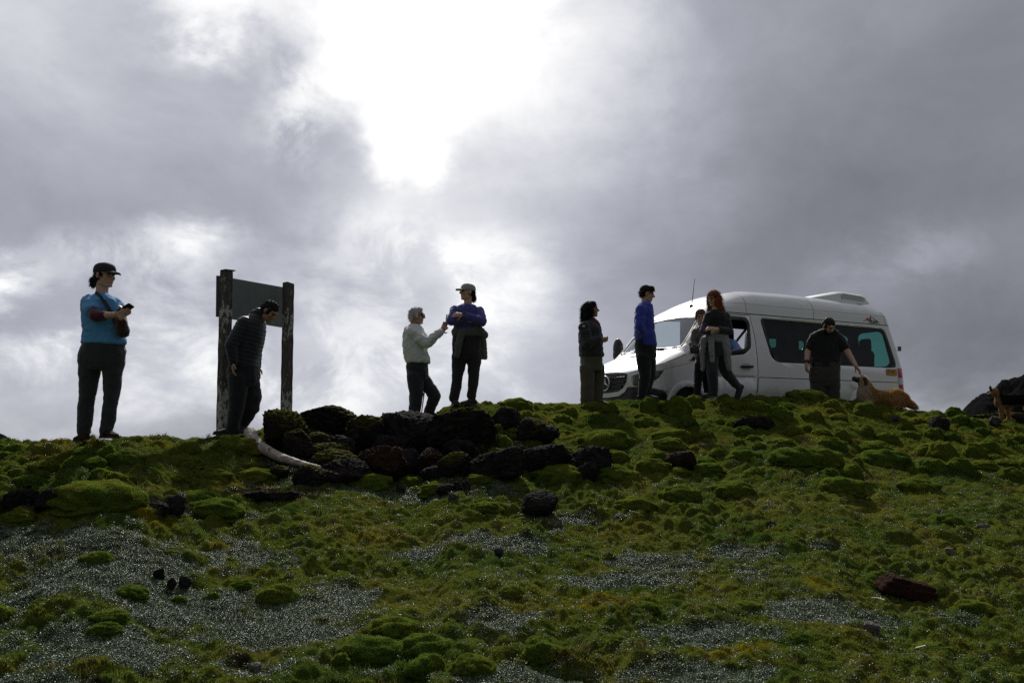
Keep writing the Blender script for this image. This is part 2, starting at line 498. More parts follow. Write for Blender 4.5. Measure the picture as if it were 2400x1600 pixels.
def moss_surface(name, attrs=False, trans=0.35, bright=1.0):
    m, t, out = new_mat(name)
    p = t.pos()
    a = {}
    if attrs:
        for k in ('yellow', 'rust', 'litter', 'soil'):
            n = t.node('ShaderNodeAttribute', attribute_name=k); a[k] = n.outputs['Fac']
    col = moss_color(t, p, a.get('yellow'), a.get('rust'), a.get('litter'), a.get('soil'))
    if bright != 1.0: col = t.mixc(1.0, col, (bright * 0.93, bright, bright * 0.9), 'MULTIPLY')
    b = t.node('ShaderNodeBsdfDiffuse'); t.put(b.inputs[0], col)
    h = t.math('ADD', t.noise(p, 90, 3, 0.7), t.math('MULTIPLY', t.noise(p, 28, 3, 0.6), 1.5))
    bn = t.bump(h, 0.9, 0.018); t.l.new(bn, b.inputs['Normal'])
    tr = t.node('ShaderNodeBsdfTranslucent'); t.put(tr.inputs[0], t.vmath('SCALE', col, 1.6))
    mx = t.node('ShaderNodeMixShader'); mx.inputs[0].default_value = trans
    t.l.new(b.outputs[0], mx.inputs[1]); t.l.new(tr.outputs[0], mx.inputs[2])
    t.l.new(mx.outputs[0], out.inputs['Surface'])
    return m
M_GROUND = moss_surface('mossy_ground', True, 0.0)
M_CUSHION = moss_surface('moss_cushion', False, 0.15, 1.35)
M_CUSHION_BLADE = moss_surface('moss_cushion_stems', False, 0.50, 1.45)
M_BLADE = moss_surface('moss_blades', False, 0.50)

def leaf_material():
    m, t, out = new_mat('silver_leaf')
    p = t.pos()
    n = t.noise(p, 40, 2, 0.5); n2 = t.noise(p, 2.2, 3, 0.5)
    col = t.mixc(n, (0.055, 0.088, 0.042), (0.19, 0.25, 0.15))
    col = t.mixc(t.smooth(n2, 0.5, 0.7, 0, 0.7), col, (0.055, 0.085, 0.028))
    b = principled(t, out, Base_Color=col, Roughness=0.42)
    b.inputs['Specular IOR Level'].default_value = 0.21
    return m
M_LEAF = leaf_material()

def rock_material(name, dark, light, rust=0.0, moss=0.5, spec=0.03):
    m, t, out = new_mat(name)
    p = t.pos()
    n = t.noise(p, 9, 6, 0.7); n2 = t.noise(p, 60, 4, 0.7); n3 = t.noise(p, 4, 4, 0.6)
    col = t.mixc(t.smooth(n, 0.3, 0.75), dark, light)
    col = t.mixc(t.smooth(n2, 0.62, 0.8, 0, 0.6), col, tuple(min(1, c * 2.2) for c in light))
    if rust: col = t.mixc(t.smooth(n3, 0.45, 0.65, 0, rust), col, (0.060, 0.024, 0.012))
    if moss:
        nz = t.node('ShaderNodeSeparateXYZ'); t.put(nz.inputs[0], t.node('ShaderNodeNewGeometry').outputs['Normal'])
        up = t.math('ADD', nz.outputs[2], t.math('MULTIPLY', t.math('SUBTRACT', t.noise(p, 5, 5, 0.65), 0.5), 2.2))
        f = t.smooth(up, 1.15 - moss, 1.45 - moss, 0, 0.95)
        col = t.mixc(f, col, t.mixc(n2, (0.040, 0.050, 0.008), (0.110, 0.100, 0.012)))
    b = principled(t, out, Base_Color=col, Roughness=0.88)
    b.inputs['Specular IOR Level'].default_value = spec
    v = t.node('ShaderNodeTexVoronoi'); t.put(v.inputs['Vector'], p); v.inputs['Scale'].default_value = 45
    h = t.math('ADD', n2, t.math('MULTIPLY', v.outputs[0], 0.8))
    t.l.new(t.bump(h, 1.0, 0.045), b.inputs['Normal'])
    return m
M_LAVA = rock_material('black_lava', (0.018, 0.017, 0.017), (0.066, 0.061, 0.058), 0.3, 0.55)
M_LAVA_BARE = rock_material('bare_black_lava', (0.018, 0.018, 0.018), (0.066, 0.062, 0.060), 0.25, 0.15)
M_LAVA_MOSS = rock_material('moss_topped_lava', (0.018, 0.017, 0.016), (0.062, 0.058, 0.052), 0.3, 0.85)
M_RIDGE = rock_material('far_dark_rock', (0.008, 0.009, 0.010), (0.020, 0.021, 0.023), 0.1, 0.0, 0.0)
M_RUST = rock_material('rust_brown_rock', (0.022, 0.015, 0.012), (0.062, 0.042, 0.032), 0.35, 0.15)
M_PALE = rock_material('pale_stone', (0.14, 0.13, 0.12), (0.30, 0.28, 0.26), 0.05, 0.0)
M_GREYSTONE = rock_material('grey_stone', (0.05, 0.05, 0.055), (0.14, 0.14, 0.15), 0.1, 0.0)

# ---------------------------------------------------------------- ground sheets
def grid_mesh(name, X, Yy, Z, mat):
    r, c = X.shape
    me = bpy.data.meshes.new(name)
    me.vertices.add(r * c)
    me.vertices.foreach_set('co', np.stack([X, Yy, Z], -1).astype(np.float32).ravel())
    i = np.arange(r * c).reshape(r, c)
    q = np.stack([i[:-1, :-1], i[:-1, 1:], i[1:, 1:], i[1:, :-1]], -1).reshape(-1, 4)
    me.loops.add(q.size); me.loops.foreach_set('vertex_index', q.ravel().astype(np.int32))
    me.polygons.add(len(q)); me.polygons.foreach_set('loop_start', np.arange(0, q.size, 4, dtype=np.int32))
    me.update(calc_edges=True); me.validate()
    return link(name, me, mat)
def build_ground():
    us = np.concatenate([np.linspace(-1.15, -0.80, 100)[:-1], np.linspace(-0.80, 0.80, 850), np.linspace(0.80, 1.15, 100)[1:]])
    ys = np.concatenate([np.exp(np.linspace(math.log(2.6), math.log(13.4), 560)), 13.4 + np.linspace(0.05, 1, 24) ** 1.3 * 14])
    U, Yy = np.meshgrid(us, ys); X = U * Yy
    lit, yel, rus, soi = masks(X.ravel(), Yy.ravel())
    Z = surface(X, Yy, lit)
    g = grid_mesh('ground', X, Yy, Z, M_GROUND)
    g['kind'] = 'structure'; g['label'] = 'mossy bank of green cushions and silvery leaf patches'
    for k, v in (('litter', lit), ('yellow', yel), ('rust', rus), ('soil', soi)):
        a = g.data.attributes.new(k, 'FLOAT', 'POINT'); a.data.foreach_set('value', v.astype(np.float32))
    # the wider hill, under and round the near bank, as far as the land goes
    xs = np.sign(np.linspace(-1, 1, 141)) * np.abs(np.linspace(-1, 1, 141)) ** 2.2 * 420
    y2 = np.concatenate([-np.linspace(1, 0.02, 40) ** 2 * 120, np.linspace(0, 40, 81), 40 + np.linspace(0.03, 1, 50) ** 2 * 700])
    X2, Y2 = np.meshgrid(xs, y2)
    Z2 = base(X2, Y2) + 0.5 * noise2(X2, Y2, 0.12, 5).reshape(X2.shape) * np.clip(np.hypot(X2, Y2 - 8) / 60, 0, 1)
    inside = (np.abs(X2) < 1.02 * np.maximum(Y2, 0)) & (Y2 > 3.2) & (Y2 < 26)
    Z2 = Z2 - np.where(inside, 0.6, 0.05)
    h = grid_mesh('terrain', X2, Y2, Z2, M_GROUND)
    for k in ('litter', 'yellow', 'rust', 'soil'): h.data.attributes.new(k, 'FLOAT', 'POINT')
    h['kind'] = 'structure'; h['label'] = 'grassy hillside falling away beyond the bank'
    return g
GROUND = build_ground()

# the small dark ridge far right and the hill at the far left
def hill(name, cx, cy, top, w, label, seed, rough):
    """a rocky ridge standing on the land beyond the bank"""
    n = 220; m = 60
    u = np.linspace(-1, 1, n); v = np.linspace(-1, 1, m)
    U, V = np.meshgrid(u, v)
    X = cx + U * w; Yy = cy + V * w * 0.6
    pr = np.interp(U, [q[0] for q in top], [q[1] for q in top])
    Z = pr * np.clip(1 - V ** 2, 0, 1) ** 0.35
    p = np.stack([X.ravel(), Yy.ravel(), np.zeros(X.size)], 1) / (w * 0.3)
    Z = Z + (fbm3(p + seed, 5, 0.55, True).reshape(X.shape) - 0.6) * rough * np.clip(Z / (Z.max() + .01) * 1.5, 0.1, 1)
    Z = Z + base(X, Yy) * 0 - 14
    o = grid_mesh(name, X, Yy, Z, M_RIDGE)
    o['kind'] = 'structure'; o['label'] = label
D = 90.0
def ridge_h(py): return (P(1200, py, D)[2] + 14)
hill('mountain', P(2440, 900, D)[0], D, [(-1, 0.0), (-0.62, ridge_h(1010)), (-0.50, ridge_h(968)), (-0.40, ridge_h(946)), (-0.34, ridge_h(930)), (-0.24, ridge_h(916)), (-0.16, ridge_h(906)), (-0.08, ridge_h(901)), (0.05, ridge_h(893)), (0.3, ridge_h(865)), (1, 0.0)], 15.0, 'dark jagged rocky ridge beyond the bank', 3.3, 1.1)
hill('hill', P(-60, 1000, D)[0], D, [(-1, 2), (-0.5, ridge_h(1000)), (0.0, ridge_h(1004)), (0.35, ridge_h(1020)), (0.62, ridge_h(1046)), (1, 0.0)], 8.0, 'low dark hill slope beyond the bank', 8.1, 0.25)

# ---------------------------------------------------------------- moss cushions
def dome(seed, blade_len, nblades, shape):
    """a lumpy hummock one unit wide with a pile of short stems"""
    bm = bmesh.new(); bmesh.ops.create_icosphere(bm, subdivisions=4, radius=0.5)
    co = np.array([v.co[:] for v in bm.verts]); fc = [[v.index for v in f.verts] for f in bm.faces]; bm.free()
    d = norm(co[0] * 0 + 1)
    nrm = co / 0.5
    lump = 0.20 * (np.abs(noise3(nrm * 1.5 + seed)) * 2 - 0.5) + 0.08 * (np.abs(noise3(nrm * 3.6 + seed)) * 2 - 0.5) + 0.03 * noise3(nrm * 7 + seed)
    co = co * (1 + lump * 1.3)[:, None]
    low = nrm[:, 2] < 0.15
    hx = np.hypot(nrm[:, 0], nrm[:, 1])
    k = np.where(low, (1.0 + 0.12 * (0.15 - nrm[:, 2])) / np.maximum(hx, 0.35), 1.0)
    co[:, :2] *= np.maximum(k, 1.0)[:, None]
    zz = co[:, 2]; co[:, 2] = np.where(zz > 0, np.sign(zz) * np.abs(zz * 2) ** shape / 2, zz * 0.6)
    tri = co[np.array(fc)]
    fn = np.cross(tri[:, 1] - tri[:, 0], tri[:, 2] - tri[:, 0]); ar = np.linalg.norm(fn, axis=1); fn /= ar[:, None]
    w = ar * (tri[:, :, 2].mean(1) > -0.1); w /= w.sum()
    k = RNG.choice(len(fc), nblades, p=w)
    r1, r2 = RNG.random(nblades), RNG.random(nblades); s = np.sqrt(r1)
    pt = tri[k, 0] * (1 - s)[:, None] + tri[k, 1] * (s * (1 - r2))[:, None] + tri[k, 2] * (s * r2)[:, None]
    dirn = fn[k] + RNG.normal(0, 0.35, (nblades, 3)); dirn /= np.linalg.norm(dirn, axis=1)[:, None]
    side = np.cross(dirn, RNG.normal(size=(nblades, 3))); side /= np.linalg.norm(side, axis=1)[:, None]
    L = blade_len * RNG.uniform(0.5, 1.3, nblades)
    bw = blade_len * 0.13
    b = np.concatenate([pt - dirn * blade_len * 0.2 + side * bw, pt - dirn * blade_len * 0.2 - side * bw, pt + dirn * L[:, None]])
    v = np.concatenate([co, b]); n0 = len(co)
    f = fc + [[n0 + i, n0 + nblades + i, n0 + 2 * nblades + i] for i in range(nblades)]
    me = bpy.data.meshes.new('moss_cushion'); me.from_pydata(v.tolist(), [], f); me.update()
    me.polygons.foreach_set('use_smooth', [True] * len(fc) + [False] * nblades)
    me.materials.append(M_CUSHION); me.materials.append(M_CUSHION_BLADE)
    me.polygons.foreach_set('material_index', [0] * len(fc) + [1] * nblades)
    return me
CUSH = {}
for cls, bl, nb in (('s', 0.055, 2200), ('m', 0.030, 5000), ('l', 0.018, 9000)):
    CUSH[cls] = [dome(11.0 + 3.7 * k + ord(cls), bl, nb, (0.8, 1.0, 0.9)[k]) for k in range(3)]
BOXES = [
 (1494,928,1546,965),(1548,924,1615,969),(1596,921,1646,954),(1657,932,1685,947),(1683,928,1735,954),(1710,940,1741,958),(1741,935,1798,963),(1817,940,1861,958),(1832,913,1932,940),
 (1872,956,1924,985),(1791,949,1856,987),(1668,977,1694,991),(1480,974,1540,1002),(1512,1004,1620,1039),(1522,1019,1603,1054),(1616,1007,1637,1030),(1605,1039,1637,1055),(1507,1053,1570,1076),
 (1480,1069,1564,1106),(1562,1090,1609,1108),(1614,1079,1690,1106),(1629,1068,1670,1084),(1653,1045,1694,1067),(1695,1047,1778,1082),(1741,1015,1778,1033),(1753,1031,1791,1052),(1787,1021,1858,1050),
 (1783,1052,1921,1093),(1811,1078,1863,1093),(1854,1043,1965,1086),(1900,1020,1973,1050),(1891,999,1939,1017),(1941,1000,1986,1030),(1982,1065,2010,1091),(1915,1080,1952,1094),
 (1990,937,2058,977),(2203,951,2252,973),(2257,977,2297,1001),(2309,971,2333,985),(2337,977,2368,987),(2000,992,2041,1020),(2088,1005,2147,1026),(2154,998,2201,1026),(2156,1005,2187,1019),(2201,1009,2238,1029),
 (1990,1029,2081,1064),(2128,1037,2178,1067),(2154,1027,2232,1074),(2239,1034,2297,1071),(2269,1027,2325,1057),(2342,1022,2361,1039),(1990,1060,2122,1093),(2077,1055,2122,1088),(2126,1067,2208,1109),
 (2199,1069,2267,1111),(2101,1085,2161,1109),(2248,1072,2318,1100),(2309,1072,2365,1090),(2318,1090,2382,1120),(2365,1067,2410,1092),
 (0,1052,50,1070),(57,1064,88,1083),(38,1091,90,1113),(89,1072,161,1100),(168,1063,220,1090),(245,1038,286,1074),(266,1050,352,1092),(354,1077,398,1104),(229,1091,277,1117),(311,1115,336,1127),
 (150,1132,220,1160),(309,1134,347,1163),(234,1134,293,1160),(0,1154,27,1180),(150,1165,354,1200),(329,1158,368,1174),(25,1191,110,1222),(304,1024,350,1036),(395,1026,426,1036),
 (401,1045,442,1072),(422,1034,480,1068),(500,1019,636,1068),(395,1072,493,1099),(463,1056,497,1075),(466,1102,561,1130),(558,1104,656,1130),(452,1170,585,1215),(428,1160,530,1187),(395,1095,428,1112),
 (818,1118,929,1145),(937,1118,1002,1137),(986,1124,1067,1152),(1090,1107,1155,1133),(1247,1097,1373,1133),(1388,1095,1500,1131),(1212,959,1251,982),(1293,967,1339,988),(1346,1003,1492,1053),
 (1157,1015,1201,1045),(1166,932,1250,957),(1360,938,1419,957),(1438,986,1476,1011),(1258,1082,1346,1114),(1400,1050,1470,1080),(1420,1020,1480,1050),
 (565,1350,612,1377),(622,1360,721,1407),(500,1380,541,1407),(430,1387,461,1411),(105,1394,170,1431),(0,1407,72,1452),(248,1435,333,1462),(245,1460,320,1486),(218,1300,289,1319),(401,1285,442,1305),(299,1367,374,1404),
 (272,1567,310,1600),(500,1550,548,1578),(936,1475,1082,1543),(963,1523,1055,1574),(800,1503,963,1554),(1062,1523,1160,1567),(1222,1489,1310,1543),(795,1520,837,1560),(868,1455,1004,1492),(1154,1370,1235,1397),(1467,1400,1538,1435),
 (900,1230,960,1250),(1100,1180,1180,1200),(1660,1130,1760,1160),(1540,1140,1640,1170),(1900,1120,2010,1150),(2080,1130,2180,1155),(1430,1170,1530,1196),(1340,1290,1400,1312),(1800,1250,1870,1276),(2150,1210,2240,1232),(2000,1330,2060,1356),(1700,1400,1770,1430),(1820,1470,1890,1502),(2200,1400,2290,1432),(2100,1500,2190,1532),(1400,1480,1470,1512)]
_rb = np.random.RandomState(21)
for _ in range(900):
    if len(BOXES) >= 215: break
    if _rb.rand() < 0.72: x = _rb.uniform(1160, 2390); y = _rb.uniform(max(np.interp(x, CREST[:, 0], CREST[:, 1]) + 12, 945), 1120)
    else: x = _rb.uniform(5, 620); y = _rb.uniform(1050, 1135)
    w_ = _rb.uniform(20, 62) * (0.8 + 0.3 * (y - 940) / 180); h_ = w_ * _rb.uniform(0.40, 0.62)
    q_ = (x - w_ / 2, y - h_, x + w_ / 2, y)
    if 1540 < x < 1660 and 1040 < y < 1106: continue
    if any(min(q_[2], b_[2]) - max(q_[0], b_[0]) > 0.35 * w_ and min(q_[3], b_[3]) - max(q_[1], b_[1]) > 0.3 * h_ for b_ in BOXES): continue
    BOXES.append(q_)
def cushion(bx, k, squash=None):
    x0, y0, x1, y1 = bx
    xc = (x0 + x1) / 2
    f = G(xc, y1)
    w = (x1 - x0) * f[1] / F
    dep = w * 0.75
    yc = f[1] + dep * 0.40; x = (xc - 1200) / F * yc / CP
    zb = float(base(np.array([x]), np.array([yc]))[0])
    top = P(xc, y0, yc)[2]
    h = float(np.clip(top - zb, 0.28 * w, 0.9 * w))
    cls = 's' if w < 0.28 else 'm' if w < 0.55 else 'l'
    o = bpy.data.objects.new('moss_cushion', CUSH[cls][k % 3]); C.objects.link(o)
    o.location = (x, yc, zb - 0.02)
    o.scale = (w * 1.06, dep * 1.1, max(h, 0.03) * 2.0)
    o.rotation_euler = (0, 0, (k * 2.4) % 6.28 if abs(w - dep) < 0.02 else random.uniform(-0.35, 0.35) + (math.pi if k % 2 else 0))
    return o
ZONES = [
 (lambda x, y: y > 1290 and x < 490, 'on the silvery patch at the lower left'), (lambda x, y: y > 1290 and x < 1330, 'near the bottom edge at the middle'), (lambda x, y: y > 1220 and x > 1330, 'on the open lower right slope'),
 (lambda x, y: x < 375 and y < 1120, 'just below the woman in bright blue'), (lambda x, y: x < 480 and 1120 <= y, 'beside the black rubble at the left'), (lambda x, y: x < 700, 'left of the driftwood log'),
 (lambda x, y: x < 1240 and y > 1060, 'at the foot of the lava outcrop'), (lambda x, y: x < 1478, 'at the right end of the lava outcrop'), (lambda x, y: x < 1700 and y < 1005, 'on the crest below the van front'),
 (lambda x, y: x < 1700, 'round the rust brown rock below the van'), (lambda x, y: x < 1990 and y < 1012, 'on the crest below the dark shirted man'), (lambda x, y: x < 1990, 'halfway down the bank below the dark shirted man'),
 (lambda x, y: y < 1030, 'on the crest between the two dogs'), (lambda x, y: True, 'on the bank at the far right below the dogs')]
ORD = ['first', 'second', 'third', 'fourth', 'fifth', 'sixth', 'seventh', 'eighth', 'ninth', 'tenth', 'eleventh', 'twelfth', 'thirteenth', 'fourteenth', 'fifteenth', 'sixteenth', 'seventeenth', 'eighteenth', 'nineteenth', 'twentieth', 'twenty-first', 'twenty-second', 'twenty-third', 'twenty-fourth', 'twenty-fifth', 'twenty-sixth', 'twenty-seventh', 'twenty-eighth', 'twenty-ninth', 'thirtieth', 'thirty-first', 'thirty-second', 'thirty-third', 'thirty-fourth', 'thirty-fifth', 'thirty-sixth', 'thirty-seventh', 'thirty-eighth', 'thirty-ninth', 'fortieth']
_by = {}
for k, bx in enumerate(BOXES):
    o = cushion(bx, k)
    xc, yc = (bx[0] + bx[2]) / 2, (bx[1] + bx[3]) / 2
    z = next(ph for f, ph in ZONES if f(xc, yc))
    _by.setdefault(z, []).append((xc, o))
for z, lst in _by.items():
    lst.sort(key=lambda q: q[0])
    for i, (xc, o) in enumerate(lst):
        tag(o, ORD[i] + ' moss cushion from the left, ' + z, 'moss cushion', 'moss cushions ' + z)

# ---------------------------------------------------------------- rocks
def rock_mesh(seed, sub=4, jag=0.32, blocky=0.0):
    bm = bmesh.new(); bmesh.ops.create_icosphere(bm, subdivisions=sub, radius=0.5)
    co = np.array([v.co[:] for v in bm.verts]); fc = [[v.index for v in f.verts] for f in bm.faces]; bm.free()
    n = co / 0.5
    if blocky:
        q = np.sign(n) * np.abs(n) ** (1 - blocky); m = np.abs(q).max(1)
        n = n * (1 - blocky) + (n / np.abs(n).max(1)[:, None]) * blocky * 0.85
    co = n * 0.5
    r = 1 + jag * (fbm3(n * 1.5 + seed, 2) * 0.8 + 0.42 * (fbm3(n * 3.4 + seed * 2, 4, 0.6, True) - 0.8))
    co = co * r[:, None]
    rs = np.random.RandomState(int(seed * 97) % 99991)
    for k in range(9):                                   # broken faces
        pn = norm(rs.normal(size=3) * np.array([1, 1, 0.8])); lim = rs.uniform(0.27, 0.42)
        over = np.maximum(co @ pn - lim, 0)
        co = co - pn * (over * 0.85)[:, None]
    co = co + n * (0.085 * jag / 0.3 * (fbm3(n * 5.5 + seed * 3, 5, 0.66, True) - 0.9))[:, None]
    return co, fc
def rock(bx, seed, mat, label, group=None, depth=0.8, jag=0.32, blocky=0.15, name='lava_rock', rot=0.0, tilt=0.0, lift=0.0, sub=5, cat='rock', Y=None):
    if group == RG:
        e = 0.07 * (bx[2] - bx[0]); bx = (bx[0] - e, bx[1] - 2, bx[2] + e, bx[3])
    x0, y0, x1, y1 = bx
    xc = (x0 + x1) / 2
    f = G(xc, y1) if Y is None else P(xc, y1, Y)
    w = (x1 - x0) * f[1] / F
    h = (y1 - y0) * f[1] / F
    dep = depth * w
    yc = f[1] + dep * 0.3
    c = P(xc, (y0 + y1) / 2, yc)
    co, fc = rock_mesh(seed, sub if x1 - x0 > 75 else 4, jag, blocky)
    lo, hi = co.min(0), co.max(0)
    co = (co - (lo + hi) / 2) / (hi - lo)
    zb = float(base(np.array([c[0]]), np.array([yc]))[0])
    top = P(xc, y0, yc)[2]; bot = min(zb, P(xc, y1, yc)[2]) - 0.08 * h - 0.02
    hh = top - bot
    co = co * np.array([w * 1.04, dep, hh])
    R = np.array(Matrix.Rotation(tilt, 3, 'Y'))
    co = co @ R.T
    o = link_mesh(name, co, fc, mat)
    o.location = (c[0], yc, (top + bot) / 2 + lift)
    tag(o, label, cat, group)
    return o
RG = 'black lava rocks of the outcrop'
rock((628, 957, 718, 1060), 1.3, M_LAVA_MOSS, 'tall black lava rock with a yellow moss cap at the right signpost foot', RG, 0.8, 0.34, 0.35, sub=5)
rock((700, 950, 845, 1015), 2.1, M_LAVA, 'broad dome of black lava on the skyline right of the signpost', RG, 0.7, 0.28, 0.0, sub=5)
rock((812, 972, 895, 1062), 3.7, M_LAVA_MOSS, 'dark lava block left of the great slab, mossy on top', RG, 0.8, 0.3, 0.2)
rock((886, 962, 1060, 1068), 4.4, M_LAVA_BARE, 'great black lava slab below the grey haired man', RG, 0.7, 0.26, 0.55, sub=5)
rock((1010, 955, 1155, 1050), 5.2, M_LAVA, 'large dark lava rock below the woman with folded arms', RG, 0.7, 0.28, 0.45, sub=5)
rock((1150, 953, 1218, 1004), 6.9, M_LAVA, 'mid sized lava rock right of the folded arm woman', RG, 0.8, 0.3, 0.1)
rock((1216, 978, 1306, 1042), 7.5, M_LAVA, 'rounded lumpy lava boulder alone on the moss right of the outcrop', RG, 0.8, 0.3, 0.0, sub=5)
rock((838, 1045, 946, 1128), 8.1, M_RUST, 'rust tinted boulder in the front row below the great slab', RG, 0.8, 0.28, 0.2, sub=5)
rock((760, 1075, 865, 1132), 9.6, M_LAVA_BARE, 'low black rock left of the rust tinted boulder', RG, 0.8, 0.34, 0.2)
rock((975, 1048, 1048, 1115), 10.4, M_RUST, 'reddish brown boulder at the middle of the front row', RG, 0.8, 0.3, 0.2)
rock((1030, 1058, 1098, 1116), 11.9, M_LAVA_MOSS, 'moss capped rock right of the reddish brown boulder', RG, 0.8, 0.3, 0.2)
rock((1092, 1046, 1222, 1120), 12.2, M_LAVA_BARE, 'long ragged black rock in the front row', RG, 0.6, 0.34, 0.3, sub=5)
rock((1222, 1040, 1332, 1106), 13.3, M_LAVA_BARE, 'sharp topped black rock second from the right in the front row', RG, 0.7, 0.34, 0.3, sub=5)
rock((1326, 1045, 1428, 1118), 14.8, M_LAVA_BARE, 'black block at the right end of the front row', RG, 0.7, 0.3, 0.4, sub=5)
rock((1350, 1082, 1398, 1128), 15.3, M_LAVA_BARE, 'small black rock below the right end of the front row', RG, 0.8, 0.3, 0.2)
rock((728, 1037, 822, 1072), 16.7, M_LAVA_MOSS, 'flat rock covered in bright yellow moss, upper of two', RG, 0.8, 0.2, 0.3)
rock((732, 1052, 832, 1100), 17.1, M_LAVA_MOSS, 'flat rock with yellow moss edge, lower of two', RG, 0.8, 0.22, 0.4)
rock((668, 1005, 734, 1070), 18.6, M_LAVA, 'narrow pointed lava rock above the driftwood log', RG, 0.8, 0.34, 0.2)
rock((712, 1012, 778, 1046), 19.9, M_LAVA, 'jagged lava lump behind the yellow moss rocks', RG, 0.8, 0.34, 0.2)
rock((770, 1020, 832, 1065), 20.4, M_LAVA_BARE, 'small dark rock between the domes and the yellow moss', RG, 0.8, 0.34, 0.2)
rock((935, 1050, 985, 1110), 33.4, M_LAVA_BARE, 'dark rock filling the gap right of the rust tinted boulder', RG, 0.8, 0.34, 0.2)
rock((880, 1020, 950, 1080), 34.4, M_LAVA_BARE, 'leaning black rock under the left end of the great slab', RG, 0.8, 0.34, 0.3)
rock((1040, 1030, 1110, 1070), 35.4, M_LAVA_BARE, 'black rock tucked under the folded arm woman\'s rock', RG, 0.8, 0.34, 0.3)
rock((694, 1088, 764, 1138), 21.5, M_LAVA, 'black rock at the thin end of the driftwood log', RG, 0.8, 0.32, 0.1)
rock((750, 1100, 800, 1136), 22.8, M_LAVA_BARE, 'small black rock right of the driftwood log tip', RG, 0.8, 0.34, 0.1)
rock((634, 1090, 676, 1120), 23.1, M_LAVA, 'small peaked black rock below the middle of the log', RG, 0.8, 0.34, 0.2)
rock((990, 1090, 1050, 1126), 24.1, M_LAVA_BARE, 'small lumpy black rock below the reddish boulder', RG, 0.8, 0.38, 0.1)
rock((1222, 1150, 1308, 1210), 25.3, M_LAVA_BARE, 'black boulder lying alone on the open moss', None, 0.85, 0.2, 0.35, sub=5)
LG = 'dark lava lumps scattered on the slope'
rock((0, 1143, 92, 1196), 26.5, M_LAVA_BARE, 'ragged black lava mound at the left edge, beside the fan shaped moss', LG, 0.7, 0.4, 0.1, sub=5)
rock((80, 1142, 162, 1192), 27.7, M_LAVA_BARE, 'ragged black lava mound right of the left edge mound', LG, 0.7, 0.4, 0.1, sub=5)
rock((338, 1172, 400, 1204), 28.2, M_LAVA_BARE, 'low black lava lump right of the long silvery mound', LG, 0.8, 0.4, 0.1)
rock((382, 1156, 432, 1202), 29.8, M_LAVA_BARE, 'pointed black lava lump right of the long silvery mound', LG, 0.8, 0.42, 0.1)
rock((540, 1148, 640, 1172), 30.1, M_LAVA_BARE, 'flat strip of black rubble left part below the log', LG, 0.5, 0.4, 0.1)
rock((620, 1150, 722, 1176), 31.1, M_LAVA_BARE, 'flat strip of black rubble right part below the log', LG, 0.5, 0.4, 0.1)
rock((1022, 1132, 1068, 1156), 32.5, M_LAVA_BARE, 'black stone on the silvery patch left of two pointed stones', LG, 0.8, 0.3, 0.2)
rock((1064, 1126, 1082, 1146), 33.5, M_LAVA_BARE, 'left of two small pointed black stones below the front row', LG, 0.8, 0.4, 0.1)
rock((1082, 1122, 1104, 1144), 34.9, M_LAVA_BARE, 'right of two small pointed black stones below the front row', LG, 0.8, 0.4, 0.1)
rock((928, 1134, 950, 1152), 36.9, M_LAVA_BARE, 'small black stone above the silvery patch under the rust boulder', LG, 0.8, 0.4, 0.1)
rock((1712, 1129, 1750, 1155), 35.2, M_LAVA_BARE, 'small angular black stone on the green below the walking woman', LG, 0.8, 0.36, 0.2)
rock((360, 1330, 384, 1352), 36.3, M_LAVA_BARE, 'uppermost of three black stones on the silvery leaves', LG, 0.8, 0.2, 0.2)
rock((390, 1352, 414, 1377), 37.8, M_LAVA_BARE, 'middle of three black stones on the silvery leaves', LG, 0.8, 0.2, 0.2)
rock((421, 1347, 448, 1374), 38.4, M_LAVA_BARE, 'right pointed one of three black stones on the silvery leaves', LG, 0.8, 0.3, 0.2)
rock((1794, 1220, 1820, 1238), 39.4, M_LAVA_BARE, 'small crumbly black stone on the right slope', LG, 0.8, 0.4, 0.2)
rock((1944, 1257, 1962, 1270), 40.6, M_LAVA_BARE, 'tiny crumbly black stone right of the other on the slope', LG, 0.8, 0.4, 0.2)
rock((2178, 972, 2224, 1008), 41.3, M_LAVA, 'round dark mossy boulder on the bank between the dogs', LG, 0.8, 0.3, 0.0)
rock((1720, 971, 1818, 1006), 42.2, M_LAVA, 'wide dark rock face in the bank below the walking woman', LG, 0.6, 0.3, 0.1)
rock((2255, 905 + 60, 2420, 1010), 44.2, M_LAVA, 'dark sloping rock behind the black and tan dog', LG, 0.5, 0.25, 0.1, Y=13.2)
rock((1562, 1056, 1630, 1096), 43.8, M_RUST, 'rust brown rounded rock between green cushions', None, 0.8, 0.2, 0.1)
SG = 'pale and grey stones on the moss'
rock((2082, 973, 2108, 990), 45.1, M_GREYSTONE, 'pale grey angular stone high on the bank below the lying dog', SG, 0.8, 0.3, 0.4)
rock((1632, 1039, 1668, 1048), 46.4, M_PALE, 'thin flat pale stone lying on bare soil', SG, 0.7, 0.2, 0.4)
rock((2025, 1455, 2060, 1482), 47.6, M_PALE, 'pale pinkish angular stone near the bottom right', SG, 0.8, 0.3, 0.45)
rock((584, 1551, 610, 1570), 48.2, M_PALE, 'pale three sided stone near the bottom edge', SG, 0.8, 0.3, 0.45)
rock((2290, 1226, 2318, 1238), 49.7, M_PALE, 'long pale stone on the right slope', SG, 0.8, 0.3, 0.4)
rock((2217, 1283, 2236, 1296), 50.3, M_PALE, 'small pale stone below the long pale one', SG, 0.8, 0.3, 0.4)
rock((1050, 1154, 1076, 1170), 51.1, M_GREYSTONE, 'grey flat topped stone on the silvery patch', SG, 0.8, 0.3, 0.4)
